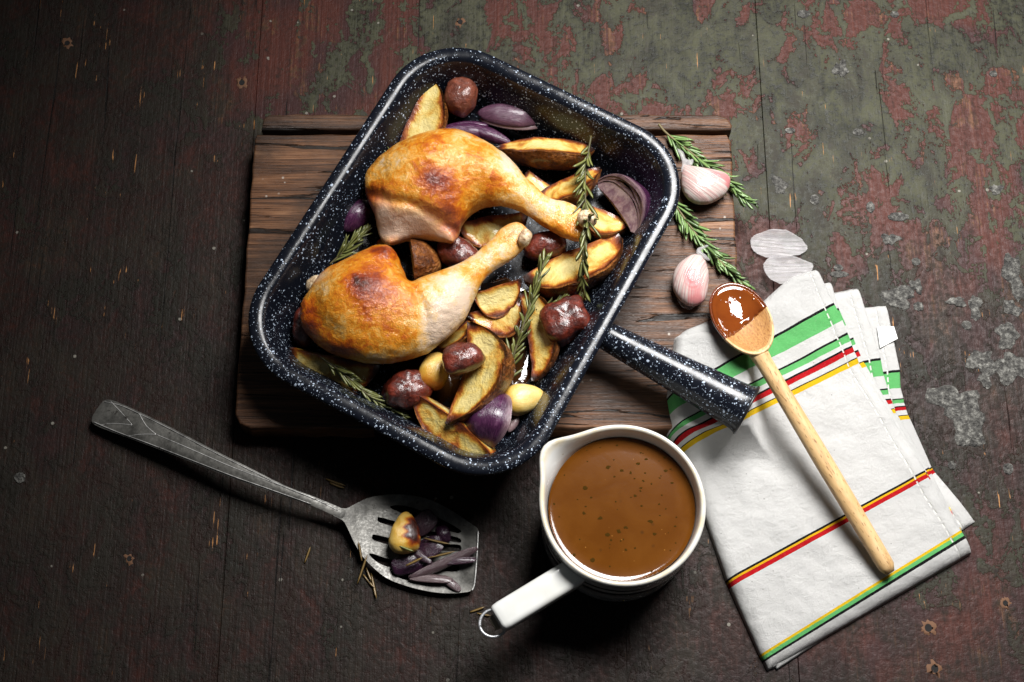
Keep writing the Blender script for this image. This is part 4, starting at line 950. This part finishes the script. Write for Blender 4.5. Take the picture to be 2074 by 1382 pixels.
# ================================================================== folded tea towel
def support(x, y):
    d = np.maximum(np.maximum(xl-x, x-xr), np.maximum(yb-y, y-ys1))           # height of what lies below the cloth
    return (ZB+.0008)*np.clip(1-(d-.001)/.022, 0, 1)**1.6*np.where(d > -1, 1, 1) if np.isscalar(x) else (ZB+.0008)*np.clip(1-(d-.001)/.022, 0, 1)**1.6
KV = [0, .20, .26, .30, .331, .3435, .370, .3835, .41, .72, .751, .93, .955, 1.0]
TL_ = [(1363, 672), (1348, 798), (1353, 832), (1360, 861), (1362, 872), (1367, 883), (1371, 896), (1375, 902), (1385, 911), (1473, 1170), (1480, 1186), (1541, 1322), (1549, 1336), (1559, 1356)]
TR_ = [(1652, 540), (1687, 612), (1705, 649), (1715, 674), (1723, 690), (1726, 699), (1731, 711), (1736, 721), (1741, 734), (1872, 952), (1879, 966), (1946, 1071), (1954, 1086), (1975, 1117)]
L2R = [(1682, 566), (1697, 622), (1713, 658), (1728, 683), (1733, 696), (1738, 708), (1743, 720), (1747, 730), (1755, 742), (1876, 955), (1884, 969), (1944, 1066), (1950, 1082), (1968, 1112)]
L3R = [(1738, 580), (1783, 723), (1790, 760), (1798, 786), (1800, 798), (1804, 807), (1808, 817), (1810, 826), (1815, 837), (1880, 946), (1886, 958), (1938, 1060), (1946, 1076), (1960, 1104)]
L4R = [(1795, 618), (1822, 747), (1824, 785), (1830, 806), (1831, 815), (1834, 821), (1836, 829), (1839, 838), (1844, 848), (1886, 945), (1892, 955), (1976, 1056)]
def towel_layer(name, parent, LP, RP, kv, z0, topmid=None, edge_l=.012, edge_b=.016, nu=96, nv=190, seed=0, wr=.0011, th=.0011):
    vs = np.unique(np.concatenate([np.linspace(kv[0], kv[-1], nv), kv])); us = np.concatenate([np.linspace(0, .10, 14)[:-1], np.linspace(.10, .9, nu-24), np.linspace(.9, 1, 12)[1:]])
    LP = np.array(LP, float); RP = np.array(RP, float); V = np.zeros((len(vs), len(us), 3)); UV = np.zeros((len(vs), len(us), 2))
    for i, v in enumerate(vs):
        l = np.array([np.interp(v, kv, LP[:, k]) for k in (0, 1)]); r = np.array([np.interp(v, kv, RP[:, k]) for k in (0, 1)])
        for j, u in enumerate(us):
            p = l+(r-l)*u
            if topmid is not None and v < .2: p[1] += topmid(u)*(1-v/.2)
            z = z0
            for _ in range(3):
                q = P(p[0], p[1], z); z = z0+float(support(np.float64(q[0]), np.float64(q[1])))
            V[i, j] = q[0], q[1], z; UV[i, j] = u, v
    W = V.reshape(-1, 3); nz = fbm(W*np.array([1, 1, 0]), 17, 3, seed)+.45*fbm(W*np.array([1, 1, 0]), 60, 2, seed+3); nz = nz.reshape(V.shape[:2])
    for i in range(len(vs)):
        dl = np.linalg.norm(V[i, :, :2]-V[i, 0, :2], axis=1); db = np.linalg.norm(V[-1, :, :2]-V[i, :, :2], axis=1)
        dt = np.linalg.norm(V[0, :, :2]-V[i, :, :2], axis=1)
        f = np.sqrt(np.clip(1-np.clip(1-dl/edge_l, 0, 1)**2, 0, 1)); g = np.sqrt(np.clip(1-np.clip(1-db/edge_b, 0, 1)**2, 0, 1)); t_ = np.sqrt(np.clip(1-np.clip(1-dt/.008, 0, 1)**2, 0, 1))
        sup = np.array([float(support(np.float64(a), np.float64(b))) for a, b in V[i, :, :2]]); hgt = V[i, :, 2]-sup
        nn = nz[i]*wr*(np.minimum(f, g)*.8+.2)
        hgt2 = hgt*np.minimum(np.minimum(f, g), np.maximum(t_, .25))+nn
        hgt2 += .0012*np.exp(-((us-.962)/.018)**2)                              # hem ridge
        V[i, :, 2] = sup*np.clip(.15+.85*f, 0, 1)+np.maximum(hgt2, .0013+z0*.02)
    nV, nU = V.shape[:2]; ix = np.arange(nV*nU).reshape(nV, nU); Fc = []
    for i in range(nV-1):
        for j in range(nU-1): Fc.append([ix[i, j], ix[i+1, j], ix[i+1, j+1], ix[i, j+1]])
    V2, F2 = thicken(V.reshape(-1, 3), Fc, th)
    uv = np.concatenate([UV.reshape(-1, 2)]*2)
    o = obj(name, V2, F2, M_TOWEL, parent, uv=uv); return V
c = P(1680, 950); towel = thing('tea_towel', 'folded white tea towel with green, red and yellow stripes under the wooden spoon', 'tea towel', (c[0], c[1], 0))
def shiftL(n, dx, dy): return [(a+dx, b+dy) for a, b in TL_[:n]]
towel_layer('folded_layer', towel, shiftL(12, 24, 6), L4R, KV[:11]+[.86], .0035, lambda u: -8*math.sin(math.pi*u), nu=60, nv=110, seed=4, wr=.0009)
towel_layer('folded_layer', towel, shiftL(14, 16, 0), L3R, KV, .0066, lambda u: -8*math.sin(math.pi*u), nu=60, nv=110, seed=3, wr=.0006)
towel_layer('folded_layer', towel, shiftL(14, 8, -2), L2R, KV, .0096, lambda u: -6*math.sin(math.pi*u), nu=60, nv=110, seed=2, wr=.0006)
def tmid(u): return 44*math.exp(-((u-.42)/.22)**2)*1.0-8*math.exp(-((u-.85)/.1)**2)
TV = towel_layer('top_layer', towel, TL_, TR_, KV, .0132, tmid, seed=1, wr=.0028)
# woven tab and tiny woven flag mark
M_TAB = mat_simple('white_tape', (.74, .74, .72), .9, spec=.05)
o_ = PL([(1784, 703), (1778, 660), (1812, 659), (1820, 684)], .008); obj('tab', *slab(o_, .0050, .0056, .0002), M_TAB, towel)
for (pts, c_) in (([(1918, 1029), (1921, 1028), (1924, 1034), (1921, 1035)], (.01, .01, .01)), ([(1921, 1028), (1923, 1027), (1927, 1034), (1924, 1035)], (.75, .48, .02)), ([(1921, 1036), (1926, 1034), (1930, 1042), (1926, 1044)], (.45, .01, .015))):
    obj('woven_mark', *slab(PL(pts, .006), .0040, .0062, .0002), mat_simple('woven_thread', c_, .85), towel)
def towel_z(x, y):
    W = TV.reshape(-1, 3); i = np.argmin((W[:, 0]-x)**2+(W[:, 1]-y)**2); return W[i, 2]

# ================================================================== wooden spoon with sauce
ZS = .0520
b0 = P(1503, 645, ZS); tipd = P(1470, 566, ZS)-P(1540, 724, ZS); Ls = np.linalg.norm(tipd[:2])/2; tx = tipd[:2]/np.linalg.norm(tipd[:2]); ty = np.array([-tx[1], tx[0]]); Ws = .0228
he = P(1803, 1160, 0); hz = towel_z(he[0], he[1])+.0072; he = P(1803, 1160, hz)
spoon = thing('wooden_spoon', 'wooden spoon with sauce in its bowl lying across the striped towel', 'spoon', (b0[0], b0[1], ZS-.016))
TLT = -.23                                           # bowl dips towards its tip
def bowl_pt(r, a, z):
    x = Ls*r*math.cos(a); y = Ws*r*math.sin(a)*(1+.06*math.cos(a)); return np.array([b0[0]+tx[0]*x+ty[0]*y, b0[1]+tx[1]*x+ty[1]*y, ZS+z+TLT*x+.06*y])
def inner_z(r): return -.0092*max(0, 1-(r/.90)**2)**.9
prof = [(0.001, -.0165), (.3, -.0158), (.55, -.0137), (.75, -.0105), (.90, -.0066), (.975, -.0030), (1.0, -.0010), (.995, .0003), (.975, .0011), (.945, .0012), (.915, .0006), (.90, -.0003)]
prof += [(r, inner_z(r)) for r in np.linspace(.88, .001, 12)]
rings = []; wet = []; stain = []; rest = []; NB = 72
wl0 = P(1470, 692, ZS-.004)[:2]; wl1 = P(1556, 621, ZS-.004)[:2]; wd_ = wl1-wl0; wd_ /= np.linalg.norm(wd_); wn = np.array([-wd_[1], wd_[0]])
for k, (r, z) in enumerate(prof):
    rg = np.array([bowl_pt(r, 2*math.pi*i/NB, z) for i in range(NB)]); rings.append(rg); q = (rg[:, :2]-wl0)@wn
    wet += list(np.clip(.5+q/.006, 0, 1)*(1 if k > 6 else .55)); stain += [0.9 if r < .9 and k > 6 else (.5 if k < 4 else .0)]*NB
    rl = rg[:, :2]-b0[:2]; rest += [(-(p@tx), p@ty, zz) for p, zz in zip(rl, rg[:, 2])]
Vb, Fb = loft(rings); o = obj('bowl', Vb, Fb, M_SPOON, spoon, attrs={'wet': wet, 'stain': stain}, vattrs={'rest': rest}); fix_normals(o)
hs = bowl_pt(-.86, 0, -.0045); n = 40; path = np.array([hs+(he-hs)*t for t in np.linspace(0, 1, n)])
path[:, 2] += -.004*np.sin(np.linspace(0, math.pi, n))*0
rad = np.interp(np.linspace(0, 1, n), [0, .05, .12, .5, .85, .965, .985, 1], [.0078, .0066, .0064, .0072, .0067, .0066, .0058, .0036])
Vh, Fh = tube(path, rad, 20, flat=.88); hx = (he-hs)/np.linalg.norm(he-hs); rl = Vh-hs
o = obj('handle', Vh, Fh, M_SPOON, spoon, attrs={'wet': np.zeros(len(Vh)), 'stain': np.zeros(len(Vh))}, vattrs={'rest': np.stack([rl@hx, rl@np.cross(hx, (0, 0, 1)), rl[:, 2]], 1)})
# sauce: a pool lying in the tip half of the bowl, bulging a little where it meets the wood
parts = []; V = []; nr, na_ = 40, 110
for i in range(nr+1):
    r = .905*i/nr
    for j in range(na_):
        a = 2*math.pi*j/na_; p = bowl_pt(r, a, inner_z(r)); q = (p[:2]-wl0)@wn+.0016*mnoise.noise((p[0]*120, p[1]*120, 3))+.0007*mnoise.noise((p[0]*420, p[1]*420, 5))
        t = np.clip(q/.004, -1, 1); dep = .0022*np.sqrt(max(t, 0))*(1 if r < .8 else max(0, 1-(r-.8)/.105)**.5) if t > 0 else -.0016
        V.append((p[0], p[1], p[2]+dep+(.0004 if t > 0 else 0)))
Fc = []
for i in range(nr):
    for j in range(na_):
        f = [i*na_+j, (i+1)*na_+j, (i+1)*na_+(j+1) % na_, i*na_+(j+1) % na_]
        if max(((np.array(V[x][:2])-wl0)@wn) for x in f) > -.003: Fc.append(f)
V = np.array(V); us_ = sorted({x for f in Fc for x in f}); mp = {x: i for i, x in enumerate(us_)}; V = V[us_]; Fc = [[mp[x] for x in f] for f in Fc]
sauce = obj('sauce', V, Fc, M_SAUCE, loc=(b0[0], b0[1], ZS-.012)); fix_normals(sauce)
tag(sauce, 'glossy brown sauce pooled in the wooden spoon bowl', 'sauce')

# ================================================================== slotted spatula
def spz(px):                                         # height profile of the metal along its length
    return np.interp(px, [180, 300, 480, 620, 690, 730, 790, 960], [.0085, .0150, .0215, .0195, .0150, .0088, .0046, .0038])
blade = [(676, 1028), (700, 1030), (718, 1022), (745, 1010), (775, 1004), (808, 1003), (840, 1006), (872, 1014), (905, 1030), (935, 1049), (958, 1065), (967, 1072), (968, 1085), (965, 1140), (961, 1180), (957, 1194), (948, 1200), (920, 1203), (890, 1202), (858, 1197), (820, 1187), (785, 1173), (758, 1152), (735, 1128), (718, 1100), (705, 1072), (694, 1054), (672, 1042)]
slots = [[(790, 1028), (800, 1024), (825, 1026), (862, 1038), (900, 1055), (928, 1071), (934, 1077), (925, 1080), (895, 1070), (850, 1052), (810, 1038)],
         [(765, 1050), (770, 1048), (800, 1056), (850, 1070), (900, 1082), (930, 1090), (934, 1098), (925, 1099), (880, 1089), (820, 1073), (770, 1059)],
         [(754, 1086), (760, 1083), (800, 1092), (860, 1101), (925, 1103), (934, 1108), (933, 1115), (925, 1117), (860, 1114), (800, 1106), (758, 1095)],
         [(748, 1124), (756, 1122), (790, 1133), (840, 1140), (910, 1143), (928, 1146), (930, 1154), (918, 1158), (850, 1155), (795, 1151), (765, 1140)],
         [(792, 1160), (805, 1158), (850, 1170), (905, 1180), (908, 1184), (890, 1184), (840, 1180), (805, 1170)]]
spat = thing('slotted_spatula', 'tarnished metal slotted spatula with a tapered engraved handle on the dark table', 'spatula', P(700, 1040, 0))
def z3(v2, f): return np.array([P(a, b, f(a)) for a, b in v2])
bo = catmull(blade, 3); hol = [catmull(s_, 3) for s_ in slots]
v2, T = cdt_plate(bo, hol, 7.0)
bcx = lambda p: np.minimum(1, polydist(np.array(blade), p[:, 0], p[:, 1])/26)
dish = .0022*(1-bcx(v2))*np.clip((v2[:, 0]-700)/80, 0, 1)
V = np.array([P(a, b, spz(a)) for a, b in v2]); V[:, 2] += dish
area = np.cross(V[T[0][1]]-V[T[0][0]], V[T[0][2]]-V[T[0][0]])
if area[2] < 0: T = T[:, ::-1]
V, Fc = thicken(V, T, .0016); obj('blade', V, Fc, M_METAL, spat, sharp=40)
hand = [(186, 848), (192, 835), (204, 818), (212, 811), (224, 810), (246, 818), (290, 838), (350, 868), (420, 905), (500, 945), (580, 985), (640, 1008), (690, 1029), (700, 1036), (694, 1050), (680, 1046), (630, 1024), (560, 1000), (470, 968), (380, 933), (300, 902), (240, 880), (200, 865), (188, 857)]
v2, T = cdt_plate(catmull(hand, 3), [], 9.0); V = np.array([P(a, b, spz(a)) for a, b in v2]); V[:, 2] += .0009*np.minimum(1, polydist(np.array(hand), v2[:, 0], v2[:, 1])/6)
n_ = np.cross(V[T[0][1]]-V[T[0][0]], V[T[0][2]]-V[T[0][0]])
if n_[2] < 0: T = T[:, ::-1]
V, Fc = thicken(V, T, .0026); hnd = obj('handle', V, Fc, M_METAL, spat, sharp=50)
M_EDGE = mat_metal((.62, .61, .59), .33)
for ln, rr in (([(224, 813), (246, 836), (268, 861)], .0003), ([(204, 861), (230, 858), (268, 861)], .0003), ([(282, 838), (296, 862), (316, 880)], .0003), ([(258, 884), (285, 880), (316, 880)], .0003), ([(316, 880), (380, 907), (470, 946), (560, 980), (640, 1012), (684, 1034)], .00032), ([(212, 814), (246, 822), (290, 842), (350, 872), (420, 909), (500, 949), (580, 988), (640, 1011)], .00028), ([(190, 855), (240, 876), (300, 898), (380, 929), (470, 964), (560, 996), (630, 1021)], .00034)):
    p = catmull(np.array(ln, float), 6, False); obj('engraved_line', *tube([P(a, b, spz(a)+.0010) for a, b in p], rr, 6), M_EDGE, hnd)
p = catmull(np.array([(968, 1076), (968, 1090), (965, 1140), (961, 1182), (956, 1196)], float), 6, False)
obj('bright_edge', *tube([P(a, b, spz(a)+.0036) for a, b in p], .0006, 8), M_EDGE, spat)

# scraps resting on the spatula
ZP = .0062
blob(820, 1083, ZP+.0095, 38*S, 29*S, 24*S, 88, M_GR, 'roasted_garlic_clove', 'half blackened garlic clove resting on the spatula blade', 'garlic', 'roasted garlic cloves', seed=61, amp=.10, sq=2.2, taper=.24, nose=.15,
     attrs={'brown': lambda r, V: np.clip(.06+1.7*np.clip(1-np.hypot((V[:, 0]-P(838, 1076, ZP+.014)[0]+.0018*np.sin(V[:, 1]*900))/.0085, (V[:, 1]-P(838, 1076, ZP+.014)[1])/.0150), 0, 1)+.12, 0, 1)})
SO = 'onion scraps on the spatula'; aa_ = dict(th=.0005)
onion('onion_scrap', 'greyish onion scrap behind the blackened garlic on the spatula', [dict(cx=858, cy=1060, z=ZP+.003, ang=40, Lp=.0110, Wp=.0085, dep=.0026, pitch=14, power=.25, pale=.25, **aa_)], SO, M_ONC)
onion('onion_scrap', 'small purple curl of onion at the far end of the spatula slots', [dict(cx=898, cy=1082, z=ZP+.001, ang=-70, Lp=.0075, Wp=.0055, dep=.0042, power=.3, **aa_)], SO, M_ONC)
onion('onion_scrap', 'dark purple onion scrap in front of the garlic on the spatula', [dict(cx=833, cy=1140, z=ZP+.002, ang=18, Lp=.0155, Wp=.0085, dep=.0032, pitch=-6, roll=14, power=.28, **aa_), dict(cx=866, cy=1112, z=ZP+.004, ang=28, Lp=.0130, Wp=.0090, dep=.0028, pitch=10, roll=-16, power=.3, pale=.08, **aa_), dict(cx=850, cy=1124, z=ZP+.005, ang=-35, Lp=.0120, Wp=.0035, dep=.0016, pitch=6, pale=.2, **aa_)], SO, M_ONC)
onion('onion_scrap', 'long translucent onion strip near the front edge of the spatula', [dict(cx=898, cy=1142, z=ZP+.004, ang=24, Lp=.0285, Wp=.0042, dep=.0022, roll=28, pitch=3, power=.35, pale=.55, **aa_), dict(cx=925, cy=1136, z=ZP+.004, ang=4, Lp=.0150, Wp=.0036, dep=.0020, roll=-20, power=.4, pale=.15, **aa_)], SO, M_ONC)
onion('onion_scrap', 'pale curved onion strip lowest on the spatula blade', [dict(cx=872, cy=1172, z=ZP+.002, ang=-4, Lp=.0170, Wp=.0040, dep=.0020, roll=-24, power=.35, pale=.75, **aa_), dict(cx=914, cy=1182, z=ZP+.001, ang=-38, Lp=.0090, Wp=.0034, dep=.0018, roll=-10, power=.4, pale=.6, **aa_)], SO, M_ONC)

# single rosemary needles
def single(label, pts, Ln_group, zb, mat=M_NEEDB):
    p0, p1 = P(*pts[0], zb), P(*pts[1], zb); L = np.linalg.norm(p1-p0)
    V, Fc, md = needle_geo(p0, p1-p0, L, .0011, .08, np.array([.2, .1, 1.0])); V[:, 2] += zb-V[:, 2].min() if False else 0
    o = obj('rosemary_needle', V, Fc, mat, attrs={'tone': np.full(len(V), RNG.uniform(.2, 1)), 'mid': md}); tag(o, label, 'rosemary', Ln_group)
TG = 'loose rosemary needles on the table'
single('dry rosemary needle above the neck of the spatula', [(660, 970), (701, 986)], TG, .0012)
single('darker rosemary needle just below another above the spatula neck', [(668, 978), (698, 990)], TG, .0011)
single('lone rosemary needle standing left of the spatula blade', [(617, 1140), (629, 1108)], TG, .0012)
single('rust brown rosemary needle at the rear left edge of the spatula blade', [(733, 1136), (726, 1098)], TG, .0105)
single('upright rosemary needle leaning on the left edge of the blade', [(724, 1182), (744, 1124)], TG, .0080)
single('olive rosemary needle in the clump left of the spatula blade', [(736, 1164), (758, 1192)], TG, .0012)
single('lowest rosemary needle of the clump left of the spatula blade', [(752, 1160), (762, 1215)], TG, .0014)
single('short rosemary needle inside the clump left of the spatula blade', [(742, 1150), (752, 1178)], TG, .0030)
single('crooked rosemary needle beside the wire ring of the jug handle', [(952, 1240), (982, 1230)], TG, .0012)
single('faint rosemary needle under the wire ring of the jug handle', [(966, 1242), (994, 1248)], TG, .0011)
SGp = 'rosemary needles on the spatula'
single('rosemary needle lying over the purple scrap on the spatula', [(860, 1090), (912, 1104)], SGp, ZP+.0085)
single('rosemary needle in front of the blackened garlic clove', [(806, 1104), (838, 1118)], SGp, ZP+.0180, M_NEEDR)
single('olive rosemary needle above the long onion strip on the spatula', [(866, 1130), (922, 1118)], SGp, ZP+.0070)
single('rosemary needle crossing the dark purple scrap on the spatula', [(822, 1146), (856, 1130)], SGp, ZP+.0100)
